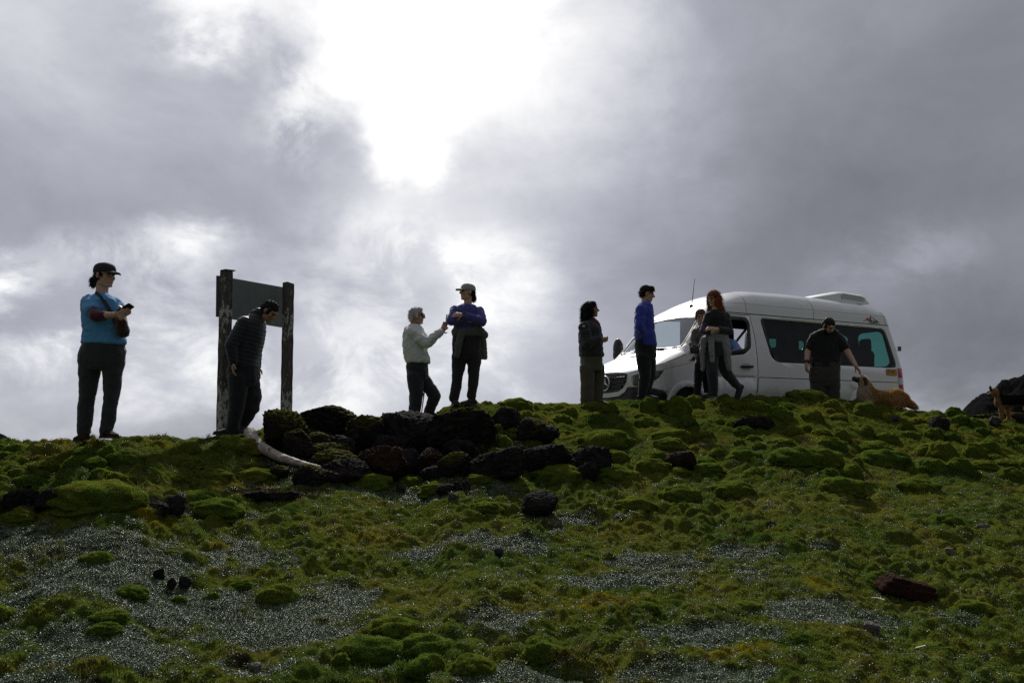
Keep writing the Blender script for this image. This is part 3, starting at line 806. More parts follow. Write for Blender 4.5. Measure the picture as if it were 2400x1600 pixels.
rock((1158, 1282, 1180, 1297), 52.1, M_GREYSTONE, 'grey brown stone half sunk in the silvery leaves at mid slope', SG, 0.8, 0.2, 0.2)
rock((2318, 1590 - 615, 2345, 990), 53.1, M_GREYSTONE, 'small grey stone at the hind feet of the black and tan dog', SG, 0.8, 0.3, 0.3, Y=11.4)
rock((1070, 1390, 1082, 1398), 54.1, M_PALE, 'tiny white stone on the mid slope', SG, 0.8, 0.3, 0.3)
def rust_block():
    f = G(2130, 1392); w = 118 * f[1] / F; h = 0.36 * w
    c = f + np.array((0, 0.05, 0.0)); m = MB()
    ax = [norm((1, -.10, -.26)), norm((.10, 1, 0.05)), norm((.26, 0, 1))]
    for k, (l, d, z0) in enumerate(((1.0, .50, .18), (.94, .46, .34), (.80, .40, .50))):
        m.box(c + np.asarray(ax[2]) * (z0 - .02) * w * .62 + np.asarray(ax[0]) * (.03 * (k - 1) * w), (l * w, d * w, .17 * w * .62 * 1.05), ax)
    me = fuse(m, 0.006, 1, 1.0, lambda co, no: 0.006 * fbm3(co * 30, 4, 0.6, True) + 0.007 * fbm3(co * np.array((10, 10, 55)), 2) - 0.006)
    o = link('rust_block', shift(me, c), rock_material('rusty_slab', (0.028, 0.014, 0.010), (0.080, 0.040, 0.028), 0.5, 0.0)); o.location = c
    tag(o, 'rusty brown layered slab tilted on the right slope', 'rock')
rust_block()

# ---------------------------------------------------------------- what nobody could count: moss stems and silvery leaves
def scatter(name, verts, faces, mat, pts, nrm, scl, label):
    src = bpy.data.meshes.new(name + '_sprig'); src.from_pydata(verts, [], faces); src.update(); src.materials.append(mat)
    so = bpy.data.objects.new(name + '_sprig', src)     # not linked: only the node group uses it
    me = bpy.data.meshes.new(name); me.vertices.add(len(pts)); me.vertices.foreach_set('co', pts.astype(np.float32).ravel())
    a = me.attributes.new('nrm', 'FLOAT_VECTOR', 'POINT'); a.data.foreach_set('vector', nrm.astype(np.float32).ravel())
    a = me.attributes.new('scl', 'FLOAT', 'POINT'); a.data.foreach_set('value', scl.astype(np.float32))
    a = me.attributes.new('spin', 'FLOAT', 'POINT'); a.data.foreach_set('value', RNG.uniform(0, 6.283, len(pts)).astype(np.float32))
    me.update()
    o = bpy.data.objects.new(name, me); C.objects.link(o)
    ng = bpy.data.node_groups.new(name, 'GeometryNodeTree')
    ng.interface.new_socket('Geometry', in_out='INPUT', socket_type='NodeSocketGeometry')
    ng.interface.new_socket('Geometry', in_out='OUTPUT', socket_type='NodeSocketGeometry')
    N = ng.nodes; L = ng.links
    gi = N.new('NodeGroupInput'); go = N.new('NodeGroupOutput')
    oi = N.new('GeometryNodeObjectInfo'); oi.inputs[0].default_value = so
    ip = N.new('GeometryNodeInstanceOnPoints')
    def attr(nm, ty):
        q = N.new('GeometryNodeInputNamedAttribute'); q.data_type = ty; q.inputs[0].default_value = nm; return q.outputs[0]
    al = N.new('FunctionNodeAlignRotationToVector'); al.axis = 'Z'
    L.new(attr('nrm', 'FLOAT_VECTOR'), al.inputs['Vector'])
    ro = N.new('FunctionNodeRotateRotation'); ro.rotation_space = 'LOCAL'
    L.new(al.outputs[0], ro.inputs[0])
    ax = N.new('FunctionNodeAxisAngleToRotation'); ax.inputs[0].default_value = (0, 0, 1); L.new(attr('spin', 'FLOAT'), ax.inputs[1])
    L.new(ax.outputs[0], ro.inputs[1])
    L.new(gi.outputs[0], ip.inputs['Points']); L.new(oi.outputs['Geometry'], ip.inputs['Instance'])
    L.new(ro.outputs[0], ip.inputs['Rotation']); L.new(attr('scl', 'FLOAT'), ip.inputs['Scale'])
    L.new(ip.outputs[0], go.inputs[0])
    md = o.modifiers.new('scatter', 'NODES'); md.node_group = ng
    o['kind'] = 'stuff'; o['label'] = label
    return o
def spread(n, lo, hi, power):
    y = (RNG.random(n) * (hi ** power - lo ** power) + lo ** power) ** (1 / power)
    u = RNG.uniform(-0.86, 0.86, n)
    x = u * y
    e = 0.02
    lit = masks(x, y)[0]
    z = surface(x, y, lit); zx = (surface(x + e, y, lit) - z) / e; zy = (surface(x, y + e, lit) - z) / e
    nr = np.stack([-zx, -zy, np.ones(n)], 1) * np.array([0.6, 0.6, 1]); nr /= np.linalg.norm(nr, axis=1)[:, None]
    return np.stack([x, y, z], 1), nr
def build_stuff():
    rs = np.random.RandomState(4)
    v = []; f = []
    for i in range(16):
        a = rs.uniform(0, 6.283); r = 0.022 * math.sqrt(rs.rand()); t = rs.uniform(0.0, 0.6); h = rs.uniform(0.009, 0.022)
        b = np.array([r * math.cos(a), r * math.sin(a), -0.004]); d = np.array([math.sin(t) * math.cos(a + .5), math.sin(t) * math.sin(a + .5), math.cos(t)])
        s = np.array([-math.sin(a * 3.1), math.cos(a * 3.1), 0]) * 0.0019
        k = len(v); v += [(b - s).tolist(), (b + s).tolist(), (b + d * h).tolist()]; f.append((k, k + 1, k + 2))
    pts, nr = spread(172000, 3.0, 12.6, 1.15)
    lit, yel, rus, soi = masks(pts[:, 0], pts[:, 1])
    keep = RNG.random(len(pts)) > lit * 0.72
    bare = noise2(pts[:, 0], pts[:, 1], 2.7, 81.0)
    keep &= (bare > -0.30) & (RNG.random(len(pts)) > soi)
    pts, nr = pts[keep], nr[keep]
    scl = RNG.uniform(0.6, 1.25, len(pts)) * (0.8 + 0.5 * np.clip(noise2(pts[:, 0], pts[:, 1], 3.3, 91.0) * 2, -0.5, 1))
    scatter('moss', v, f, M_BLADE, pts, nr, scl, 'short green moss stems covering the slope')
    v = []; f = []
    for i in range(32):
        a = rs.uniform(0, 6.283); r = 0.032 * math.sqrt(rs.rand()); q = rs.uniform(0, 6.283); t = rs.uniform(-0.9, 0.9)
        L = rs.uniform(0.0026, 0.0052); W = L * 0.45
        c = np.array([r * math.cos(a), r * math.sin(a), rs.uniform(0.002, 0.014)])
        d = np.array([math.cos(q) * math.cos(t), math.sin(q) * math.cos(t), math.sin(t)]); s = norm(np.cross(d, (rs.normal() * .4, rs.normal() * .4, 1)))
        up = np.cross(s, d)
        k = len(v); v += [(c - d * L).tolist(), (c + s * W + up * W * .3).tolist(), (c + d * L).tolist(), (c - s * W + up * W * .3).tolist()]
        f += [(k, k + 1, k + 2), (k, k + 2, k + 3)]
    pts, nr = spread(195000, 3.0, 9.5, 1.2)
    lit, yel, rus, soi = masks(pts[:, 0], pts[:, 1])
    keep = RNG.random(len(pts)) < np.maximum(lit * (0.55 + 0.9 * np.clip(noise2(pts[:, 0], pts[:, 1], 9.0, 97.0) + 0.3, 0, 1)), 0.05)
    pts, nr = pts[keep], nr[keep]
    scatter('leaf_litter', v, f, M_LEAF, pts, nr, RNG.uniform(0.7, 1.25, len(pts)), 'tiny glossy silver green leaves carpeting patches between the moss')
build_stuff()
def build_grass():
    m, t, out = new_mat('dry_grass')
    p = t.pos(); n = t.noise(p, 3.0, 3, 0.6)
    col = t.mixc(t.smooth(n, 0.42, 0.6), (0.060, 0.085, 0.016), (0.115, 0.095, 0.032))
    d = t.node('ShaderNodeBsdfDiffuse'); t.put(d.inputs[0], col); tr = t.node('ShaderNodeBsdfTranslucent'); t.put(tr.inputs[0], col)
    mx = t.node('ShaderNodeMixShader'); mx.inputs[0].default_value = 0.5
    t.l.new(d.outputs[0], mx.inputs[1]); t.l.new(tr.outputs[0], mx.inputs[2]); t.l.new(mx.outputs[0], out.inputs['Surface'])
    rs = np.random.RandomState(9); v = []; f = []
    for i in range(22):
        a = rs.uniform(0, 6.283); r = 0.03 * math.sqrt(rs.rand()); h = rs.uniform(0.02, 0.055); le = rs.uniform(0.1, 0.9); b = rs.uniform(0, 6.283)
        o = np.array([r * math.cos(a), r * math.sin(a), -0.004]); dr = np.array([math.cos(b), math.sin(b), 0]); sd = np.array([-dr[1], dr[0], 0]) * 0.0015
        m1 = o + np.array([0, 0, h * .6]) + dr * h * le * .3; e = o + np.array([0, 0, h]) + dr * h * le
        k = len(v); v += [(o - sd).tolist(), (o + sd).tolist(), (m1 + sd).tolist(), (m1 - sd).tolist(), e.tolist()]; f += [(k, k + 1, k + 2, k + 3), (k + 3, k + 2, k + 4)]
    pts, nr = spread(17000, 3.0, 11.5, 1.1)
    keep = noise2(pts[:, 0], pts[:, 1], 2.3, 131.0) + 0.7 * noise2(pts[:, 0], pts[:, 1], 8.0, 133.0) > 0.33
    pts, nr = pts[keep], nr[keep]
    scatter('grass', v, f, m, pts, nr, RNG.uniform(0.6, 1.3, len(pts)), 'thin ragged grass tufts and dry stems among the moss')
build_grass()
# ================================================================ the van
VAN0 = P(1760, 880, 13.5); VAN0[2] = VAN_Z
VAN_YAW = math.radians(30)
M_VAN = None
def van_paint():
    m, t, out = new_mat('white_van_paint')
    p = t.node('ShaderNodeTexCoord').outputs['Object']
    n = t.noise(p, 2.5, 5, 0.6)
    sz = t.node('ShaderNodeSeparateXYZ'); t.put(sz.inputs[0], p)
    dirt = t.math('MULTIPLY', t.smooth(t.math('ADD', sz.outputs[2], t.math('MULTIPLY', t.math('SUBTRACT', n, 0.5), 0.8)), 0.95, 0.35), 0.55)
    col = t.mixc(n, (0.70, 0.71, 0.70), (0.77, 0.78, 0.77))
    col = t.mixc(dirt, col, (0.30, 0.28, 0.24))
    b = principled(t, out, Base_Color=col, Roughness=0.28)
    b.inputs['Coat Weight'].default_value = 0.6; b.inputs['Coat Roughness'].default_value = 0.06
    b.inputs['Specular IOR Level'].default_value = 0.5
    return m
M_VAN = van_paint()
M_TRIM = simple('black_plastic_trim', (0.012, 0.012, 0.013), 0.5, 0.2, 30, 0.1)
M_SEAL = simple('rubber_seal', (0.02, 0.02, 0.021), 0.7, 0.1, 30)
M_LINING = simple('dark_van_lining', (0.012, 0.012, 0.013), 0.9, 0.15, 12)
M_TYRE = simple('tyre_rubber', (0.018, 0.018, 0.018), 0.85, 0.2, 40, 0.3)
M_RIM = simple('grey_steel_rim', (0.35, 0.36, 0.37), 0.4, 0.1, 20, Metallic=0.7)
M_CHROME = simple('chrome', (0.75, 0.76, 0.78), 0.18, 0.03, 20, Metallic=1.0)
M_SEATC = simple('dark_seat_cloth', (0.007, 0.007, 0.008), 0.95, 0.2, 60, 0.2)
M_REDLENS = simple('red_lens', (0.42, 0.008, 0.02), 0.2, 0.15, 40)
M_WHITELENS = simple('clear_lens', (0.62, 0.62, 0.62), 0.2, 0.1, 40)
M_LAMP = simple('smoked_headlight', (0.10, 0.105, 0.11), 0.12, 0.5, 14)
M_PLATE = simple('orange_plate', (0.62, 0.26, 0.02), 0.5, 0.1, 30)
M_INK = simple('black_print', (0.015, 0.015, 0.018), 0.6, 0.1, 30)
M_REDINK = simple('red_print', (0.45, 0.03, 0.03), 0.6, 0.1, 30)
M_AC = simple('white_roof_unit', (0.80, 0.81, 0.80), 0.5, 0.06, 8)
M_LOUVRE = simple('grey_louvre', (0.45, 0.46, 0.46), 0.6, 0.1, 12)
def glass(name, tint, refl=1.0):
    m, t, out = new_mat(name)
    fr = t.node('ShaderNodeFresnel'); fr.inputs[0].default_value = 1.5
    tr = t.node('ShaderNodeBsdfTransparent'); tr.inputs[0].default_value = (*tint, 1)
    gl = t.node('ShaderNodeBsdfGlossy'); gl.inputs['Roughness'].default_value = 0.03
    p = t.node('ShaderNodeTexCoord').outputs['Object']
    gl.inputs[0].default_value = (0.9, 0.95, 0.95, 1)
    f = t.math('MULTIPLY', fr.outputs[0], t.math('MULTIPLY_ADD', t.noise(p, 3, 3, 0.5), 0.3, 0.75 * refl))
    mx = t.node('ShaderNodeMixShader'); t.put(mx.inputs[0], f)
    t.l.new(tr.outputs[0], mx.inputs[1]); t.l.new(gl.outputs[0], mx.inputs[2]); t.l.new(mx.outputs[0], out.inputs['Surface'])
    return m
M_SIDEGLASS = glass('tinted_side_glass', (0.26, 0.55, 0.50), 0.6)
M_REARGLASS = glass('tinted_rear_glass', (0.40, 0.68, 0.64), 0.6)
M_WINDSHIELD = glass('windscreen_glass', (0.78, 0.91, 0.91), 3.6)

VHW = 0.99
T_ZS = np.array([(-2.33, .84), (-2.27, .87), (-2.17, .93), (-2.05, 1.0), (-1.8, 1.10), (-1.41, 1.235), (-1.3, 1.30), (-0.72, 1.93), (-0.55, 2.03), (-0.3, 2.06), (4.3, 2.09)])
T_ZC = np.array([(-2.33, .945), (-2.27, .975), (-2.15, 1.05), (-1.8, 1.20), (-1.55, 1.30), (-1.45, 1.35), (-0.85, 2.02), (-0.7, 2.12), (-0.3, 2.33), (0.0, 2.45), (0.4, 2.53), (1.5, 2.57), (3.4, 2.56), (4.0, 2.50), (4.3, 2.46)])
T_IN = np.array([(.36, .10), (.45, .04), (.6, 0), (1.2, .005), (1.6, .045), (2.0, .105), (2.1, .12)])
def van_section(x):
    zs = np.interp(x, T_ZS[:, 0], T_ZS[:, 1]); zc = np.interp(x, T_ZC[:, 0], T_ZC[:, 1])
    plan = 0.0
    if x < -1.9: plan = 0.75 * (1 - math.sqrt(max(0, 1 - ((-1.9 - x) / 0.42) ** 2)))
    if x > 4.1: plan = 0.12 * (1 - math.sqrt(max(0, 1 - ((x - 4.1) / 0.16) ** 2)))
    half = []
    for s in (0, .08, .2, .35, .5, .65, .8, .9, 1.0):
        z = 0.36 + (zs - 0.36) * s
        half.append((np.interp(z, T_IN[:, 0], T_IN[:, 1]) + plan, z))
    ins = half[-1][0]
    e = 2.5 if x < -1.3 else 2.8
    for a in (8, 18, 30, 42, 54, 66, 78, 90):
        a = math.radians(a)
        half.append((ins + (VHW - ins) * (1 - math.cos(a) ** (2 / e)) if a < 1.57 else VHW, zs + (zc - zs) * math.sin(a) ** (2 / e)))
    pts = half + [(2 * VHW - y, z) for y, z in half[:-1][::-1]]
    out = []
    for y, z in pts:
        xx = x
        if x > 3.3: xx = x - 0.24 * max(0, z - 1.15) * (x - 3.3) / 0.95
        out.append((xx, y, z))
    return out
def rounded(poly, r=0.08, n=4):
    """convex polygon with its corners rounded off"""
    poly = [np.array(p, float) for p in poly]; out = []
    for i, p in enumerate(poly):
        a = poly[i - 1]; b = poly[(i + 1) % len(poly)]
        ra = min(r, 0.45 * np.linalg.norm(a - p)); rb = min(r, 0.45 * np.linalg.norm(b - p))
        pa = p + norm(a - p) * ra; pb = p + norm(b - p) * rb
        for k in range(n + 1):
            t = k / n
            out.append((1 - t) ** 2 * pa + 2 * t * (1 - t) * p + t * t * pb)
    return out
def inset(poly, d):
    """polygon moved inwards by d"""
    c = sum(np.array(p) for p in poly) / len(poly)
    return [np.array(p) - norm(np.array(p) - c) * d for p in poly]

class Cutter:
    def __init__(s, bm):
        s.bm = bm
        s.reg = bm.faces.layers.int.new('reg'); s.tmp = bm.faces.layers.int.new('tmp')
    def cut(s, poly, new, frm=(0,), where=None, axis=1):
        """faces inside the convex polygon (x,z for axis 1, y,z for axis 0) get region new"""
        bm = s.bm; P2 = [np.array(p, float) for p in poly]
        k0 = 0 if axis == 1 else 1
        c2 = sum(P2) / len(P2)
        for f in bm.faces: f[s.tmp] = 0
        for f in bm.faces:
            c = f.calc_center_median()
            if f[s.reg] in frm and (where is None or where(c, f.normal)): f[s.tmp] = 1
        for i in range(len(P2)):
            a = P2[i]; b = P2[(i + 1) % len(P2)]
            if np.linalg.norm(b - a) < 1e-5: continue
            d = norm(b - a); nn = np.array([d[1], -d[0]])
            if nn @ (c2 - a) > 0: nn = -nn
            co = [0, 0, 0]; no = [0, 0, 0]
            co[k0] = a[0]; co[2] = a[1]; no[k0] = nn[0]; no[2] = nn[1]
            fs = [f for f in bm.faces if f[s.tmp] == 1]
            if not fs: return
            geom = set(fs)
            for f in fs:
                geom.update(f.edges); geom.update(f.verts)
            bmesh.ops.bisect_plane(bm, geom=list(geom), dist=1e-5, plane_co=co, plane_no=no)
            for f in bm.faces:
                if f[s.tmp] == 1:
                    c = f.calc_center_median()
                    if (c[k0] - a[0]) * nn[0] + (c[2] - a[1]) * nn[1] > 0: f[s.tmp] = 0
        for f in bm.faces:
            if f[s.tmp] == 1: f[s.reg] = new; f[s.tmp] = 0

def build_van():
    root = empty('minibus', VAN0, 'white passenger van with dark side windows parked behind the crest', 'van', None, (0, 0, VAN_YAW))
    xs = [-2.27, -2.25, -2.2, -2.12, -2.0, -1.9, -1.8, -1.65, -1.55, -1.45, -1.41, -1.3, -1.2, -1.1, -1.0, -0.9, -0.8, -0.72, -0.63, -0.55, -0.42, -0.3, -0.15, 0, 0.2, 0.4, 0.7, 1.1, 1.5, 2.0, 2.5, 3.0, 3.4, 3.7, 3.95, 4.1, 4.15, 4.2, 4.24, 4.26]
    mb = MB(); mb.ring_loft([van_section(x) for x in xs])
    me = bpy.data.meshes.new('van'); me.from_pydata(mb.verts().tolist(), [], mb.f); me.update()
    bm = bmesh.new(); bm.from_mesh(me)
    bmesh.ops.recalc_face_normals(bm, faces=bm.faces)
    # fine crease lines: floor pan removed later
    c = Cutter(bm)
    near = lambda q, n: q.y < 0.75 and abs(n.z) < 0.75 and abs(n.x) < 0.9
    nearf = lambda q, n: q.y < 0.8 and n.z < 0.75
    far = lambda q, n: q.y > 1.3 and abs(n.z) < 0.75 and abs(n.x) < 0.9
    both = lambda q, n: abs(n.z) < 0.75
    # region numbers
    SEAM, DOOR, GLASS, FRIT, HOLE, LAMP, BUMP, TRED, TWHI, WIND, RGLASS, FGLASS, FDOOR, FHOLE, TRED2 = 1, 2, 3, 4, 5, 6, 7, 8, 9, 10, 11, 12, 13, 14, 15
    # wheel arches
    for wx in (-1.42, 2.95):
        arch = [(wx + 0.385 * math.cos(a), 0.35 + 0.385 * math.sin(a)) for a in np.linspace(0, math.pi, 15)] + [(wx - 0.385, 0.30), (wx + 0.385, 0.30)]
        c.cut(arch, HOLE, (0,), both)
    # doors: seam strip then the leaf
    door = [(-1.06, 0.46), (-1.12, 1.15), (-1.08, 1.40), (-0.62, 1.985), (0.13, 2.00), (0.185, 1.6), (0.185, 1.0), (0.12, 0.46)]
    c.cut(door, SEAM, (0,), near); c.cut(inset(door, 0.016), DOOR, (SEAM,), near)
    fdoor = [(-1.06, 0.46), (-1.12, 1.15), (-1.08, 1.40), (-0.60, 2.06), (0.13, 2.10), (0.185, 1.6), (0.185, 1.0), (0.12, 0.46)]
    c.cut(fdoor, FHOLE, (0,), far); c.cut(inset(fdoor, 0.016), FDOOR, (FHOLE,), far)
    dwin = rounded([(-1.03, 1.235), (-0.5, 1.262), (-0.12, 1.30), (0.06, 1.42), (0.10, 1.88), (0.03, 1.955), (-0.62, 1.95), (-0.98, 1.46)], 0.06, 3)
    dwin_in = inset(dwin, 0.075)
    c.cut(dwin, FRIT, (DOOR,), near); c.cut(dwin_in, HOLE, (FRIT,), near)
    fwin = [q + np.array((0, 0.09 * max(0, (q[1] - 1.25) / 0.7))) for q in dwin]; c.cut(fwin, 16, (FDOOR,), far); c.cut(inset(fwin, 0.075), FGLASS, (16,), far)
    quarter = [(-1.36, 1.13), (-1.10, 1.17), (-1.08, 1.30), (-1.14, 1.38)]
    c.cut(quarter, FRIT, (0,), near)
    # long side window, far side windows
    side = rounded([(0.36, 1.965), (0.40, 1.75), (0.52, 1.28), (0.66, 1.195), (3.93, 1.215), (3.985, 1.27), (3.80, 1.985)], 0.10, 4)
    c.cut(side, FRIT, (0,), near); c.cut(inset(side, 0.07), GLASS, (FRIT,), near)
    for a, b in ((2.5, 3.6),):
        c.cut(rounded([(a, 1.72), (b, 1.72), (b, 1.90), (a, 1.90)], 0.05, 3), 12 + 5, (0,), far)
    c.cut(rounded([(0.42, 0.55), (1.98, 0.55), (1.98, 2.04), (0.42, 2.04)], 0.08, 3), HOLE, (0,), far)      # side door slid open
    # rear door windows
    rear = lambda q, n: n.x > 0.5
    for a, b in ((0.24, 0.90), (1.08, 1.74)):
        c.cut(rounded([(a, 1.28), (b, 1.28), (b - 0.03 if b < 1 else b - 0.08, 1.98), (a + 0.08 if a < 1 else a + 0.03, 1.98)], 0.12, 4), RGLASS, (0,), rear, 0)
    c.cut([(0.985, 0.45), (0.995, 0.45), (0.995, 2.4), (0.985, 2.4)], SEAM, (0,), rear, 0)
    # windscreen: seen along x, and bounded in x by the cowl and the header
    top = lambda q, n: n.x < -0.25 and -1.5 < q.x < -0.55 and q.z > 1.3
    c.cut(rounded([(0.17, 1.36), (1.81, 1.36), (1.73, 1.94), (1.3, 1.985), (0.99, 1.995), (0.68, 1.985), (0.25, 1.94)], 0.06, 3), FRIT, (0,), top, 0)
    c.cut(rounded([(0.21, 1.40), (1.77, 1.40), (1.69, 1.90), (1.3, 1.945), (0.99, 1.955), (0.68, 1.945), (0.29, 1.90)], 0.06, 3), WIND, (FRIT,), top, 0)
    # lamps and bumper
    head = rounded([(-2.255, .905), (-2.1, .945), (-1.90, .975), (-2.0, .85), (-2.16, .715), (-2.255, .72)], 0.03, 2)
    for s in (nearf, lambda q, n: q.y > 1.2 and n.z < 0.75):
        c.cut(head, LAMP, (0,), s)
    c.cut([(-2.5, .30), (-2.5, .72), (-2.14, .705), (-1.88, .625), (-1.82, .52), (-1.82, .30)], BUMP, (0,), lambda q, n: True)
    for lo, hi, r in ((1.03, 1.215, TRED), (0.90, 1.03, TWHI), (0.66, 0.90, TRED2)):
        c.cut([(4.02 + (1.2 - hi) * 0.04, hi), (4.4, hi), (4.4, lo), (4.02 + (1.2 - lo) * 0.04, lo)], r, (0,), lambda q, n: (q.y < 0.14 or q.y > 1.84))
    # body lines: drip line and seams; crease shade is painted as darker strips
    line = lambda q, n: abs(n.z) < 0.9 and abs(n.x) < 0.9
    c.cut([(-0.62, 2.005), (4.1, 2.055), (4.1, 2.073), (-0.62, 2.023)], SEAM, (0,), line)
    c.cut([(-0.45, 2.185), (3.95, 2.235), (3.95, 2.247), (-0.45, 2.197)], 18, (0,), line)
    c.cut([(0.20, 0.915), (4.03, 0.93), (4.03, 0.944), (0.20, 0.929)], SEAM, (0,), line)
    c.cut([(-1.0, 0.900), (0.10, 0.910), (0.10, 0.924), (-1.0, 0.914)], 18, (DOOR, FDOOR), line)
    c.cut([(0.10, 0.45), (0.112, 0.45), (0.20, 0.92), (0.188, 0.92)], SEAM, (0,), line)
    anyw = lambda q, n: q.z > 2.0
    for xx in (0.10, 1.82):
        c.cut([(xx - 0.05, 2.02), (xx - 0.04, 2.02), (xx + 0.062 - 0.05, 3.0), (xx + 0.05 - 0.05, 3.0)], SEAM, (0,), anyw)
    c.cut([(3.86, 2.07), (3.872, 2.07), (3.70, 3.0), (3.688, 3.0)], SEAM, (0,), anyw)
    c.cut([(-1.9, 0.995), (-1.1, 1.165), (-1.1, 1.153), (-1.9, 0.983)], 18, (0,), near)
    # hood edge and cowl line
    for (x0, z0), (x1, z1) in (((-2.32, .905), (-2.05, 1.02)), ((-2.05, 1.02), (-1.44, 1.235))):
        c.cut([(x0, z0), (x1, z1), (x1, z1 + .012), (x0, z0 + .012)], SEAM, (0,), lambda q, n: q.y < 0.45 and n.z < 0.8)
    R = {}
    for f in bm.faces: R.setdefault(f[c.reg], []).append(f)
    def piece(regs, name, mat, parent, thick=0.012, slots=None, shift_in=0.0, smooth=True):
        keep = [f for r in regs for f in R.get(r, [])]
        if not keep: return None
        b2 = bmesh.new(); mp = {}
        lay = c.reg
        for f in keep:
            vs = []
            for v in f.verts:
                if v.index not in mp: mp[v.index] = b2.verts.new(v.co)
                vs.append(mp[v.index])
            try: nf = b2.faces.new(vs)
            except ValueError: continue
            nf.material_index = (slots or {}).get(f[lay], 0)
        bmesh.ops.recalc_face_normals(b2, faces=b2.faces) if False else None
        m2 = bpy.data.meshes.new(name); b2.to_mesh(m2); b2.free()
        o = link(name, m2, mat, parent, True)
        m2.set_sharp_from_angle(angle=math.radians(35))
        if thick:
            s = o.modifiers.new('thickness', 'SOLIDIFY'); s.thickness = thick; s.offset = -1.0 if shift_in == 0 else -1.0
            if isinstance(mat, list) and len(mat) > 1: s.material_offset = len(mat) - 1
        if shift_in:
            nn = np.array([v.normal[:] for v in m2.vertices])
            for v, q in zip(m2.vertices, nn): v.co -= Vector(q) * shift_in
        return o
    bm.verts.index_update()
    M_CREASE_SHADE = simple('crease_shade_paint', (0.42, 0.43, 0.42), 0.4, 0.1, 20)  # darker than the body paint: shading of the creases put into colour
    body = piece([0, SEAM, FHOLE, 18], 'body', [M_VAN, M_SEAL, M_CREASE_SHADE, M_LINING], root, 0.03, {SEAM: 1, FHOLE: 1, 18: 2})
    piece([FRIT], 'window_frame', M_TRIM, root, 0.014)
    dr = piece([DOOR, 18] if False else [DOOR], 'front_door', [M_VAN, M_LINING], root, 0.04)
    dr['label'] = 'closed near side front door with its window open'
    g = piece([GLASS], 'side_window', M_SIDEGLASS, root, 0.0, None, 0.006)
    piece([17], 'side_window', M_REARGLASS, root, 0.0, None, 0.006)
    piece([RGLASS], 'rear_window', M_REARGLASS, root, 0.0, None, 0.006)
    piece([WIND], 'windscreen', M_WINDSHIELD, root, 0.0, None, 0.006)
    piece([BUMP], 'bumper', M_TRIM, root, 0.012)
    # headlights, tail lights: one each side
    def split_side(regs, name, mat, slots, lab=None):
        keep = [f for r in regs for f in R.get(r, [])]
        for side_ in (0, 1):
            RR = [f for f in keep if (f.calc_center_median().y > VHW) == bool(side_)]
            b2 = bmesh.new(); mp = {}
            for f in RR:
                vs = []
                for v in f.verts:
                    if v.index not in mp: mp[v.index] = b2.verts.new(v.co + f.normal * 0.004)
                    vs.append(mp[v.index])
                nf = b2.faces.new(vs); nf.material_index = slots.get(f[c.reg], 0)
            m2 = bpy.data.meshes.new(name); b2.to_mesh(m2); b2.free()
            o = link(name, m2, mat, root, True)
            s = o.modifiers.new('thickness', 'SOLIDIFY'); s.thickness = 0.02; s.offset = -1
            if side_ == 0: first = o
        return first
    hl = split_side([LAMP], 'headlight', [M_LAMP], {})
    split_side([TRED, TWHI, TRED2], 'tail_light', [M_REDLENS, M_WHITELENS], {TWHI: 1})
    MB().tube([(-2.23, .34, .735), (-2.15, .2, .73), (-2.08, .10, .735)], 0.012, 6).build('light_strip', M_WHITELENS, hl)
    # open far door: the far leaf swung about its front edge
    fd = piece([FDOOR, 16], 'front_door', [M_VAN, M_TRIM, M_LINING], root, 0.04, {16: 1})
    fd['label'] = 'far side front door swung open'
    fg = piece([FGLASS], 'door_window', glass('clear_door_glass', (0.93, 0.95, 0.95), 0.5), fd, 0.0, None, 0.006)
    hinge = Vector((-1.06, 1.93, 0))
    ang = math.radians(40)
    for o in (fd, fg):
        o.data.transform(Matrix.Translation(hinge) @ Matrix.Rotation(ang, 4, 'Z') @ Matrix.Translation(-hinge))
    bm.free(); bpy.data.meshes.remove(me)
    # door handle
    h = MB()
    h.tube([(-0.235, -0.012, 1.085), (-0.21, -0.03, 1.088), (0.0, -0.03, 1.096), (0.035, -0.012, 1.098)], 0.022, 8)
    hd = h.build('door_handle', M_TRIM, dr)
    rc = MB(); rc.cap((-0.13, -0.001, 1.10), (-0.07, -0.001, 1.10), 0.062, 0.062, 14, 1.0, (0, 0, 1))
    v = rc.verts(); v[:, 1] = -0.002 + (v[:, 1] + 0.001) * 0.06
    link_mesh('handle_recess', v, rc.f, simple('recess_shade_paint', (0.5, 0.5, 0.5), 0.4), dr)  # flat disc, no hollow: the recess's shade is put into its grey
    # wheel arch flares
    for wx in (-1.42, 2.95):
        for y0, sg in ((0.0, -1), (1.98, 1)):
            rings = []
            for a in np.linspace(-0.12, math.pi + 0.12, 26):
                ca, sa = math.cos(a), math.sin(a)
                q = []
                for r, dy in ((0.375, 0.03), (0.375, -0.030), (0.40, -0.040), (0.455, -0.022), (0.475, 0.004)):
                    q.append((wx + r * ca, y0 - (-sg) * (-dy) if sg > 0 else y0 + dy, 0.35 + r * sa))
                rings.append(q)
            f = MB(); f.ring_loft(rings, True); f.build('wheel_arch', M_VAN, root, True, None, 50)
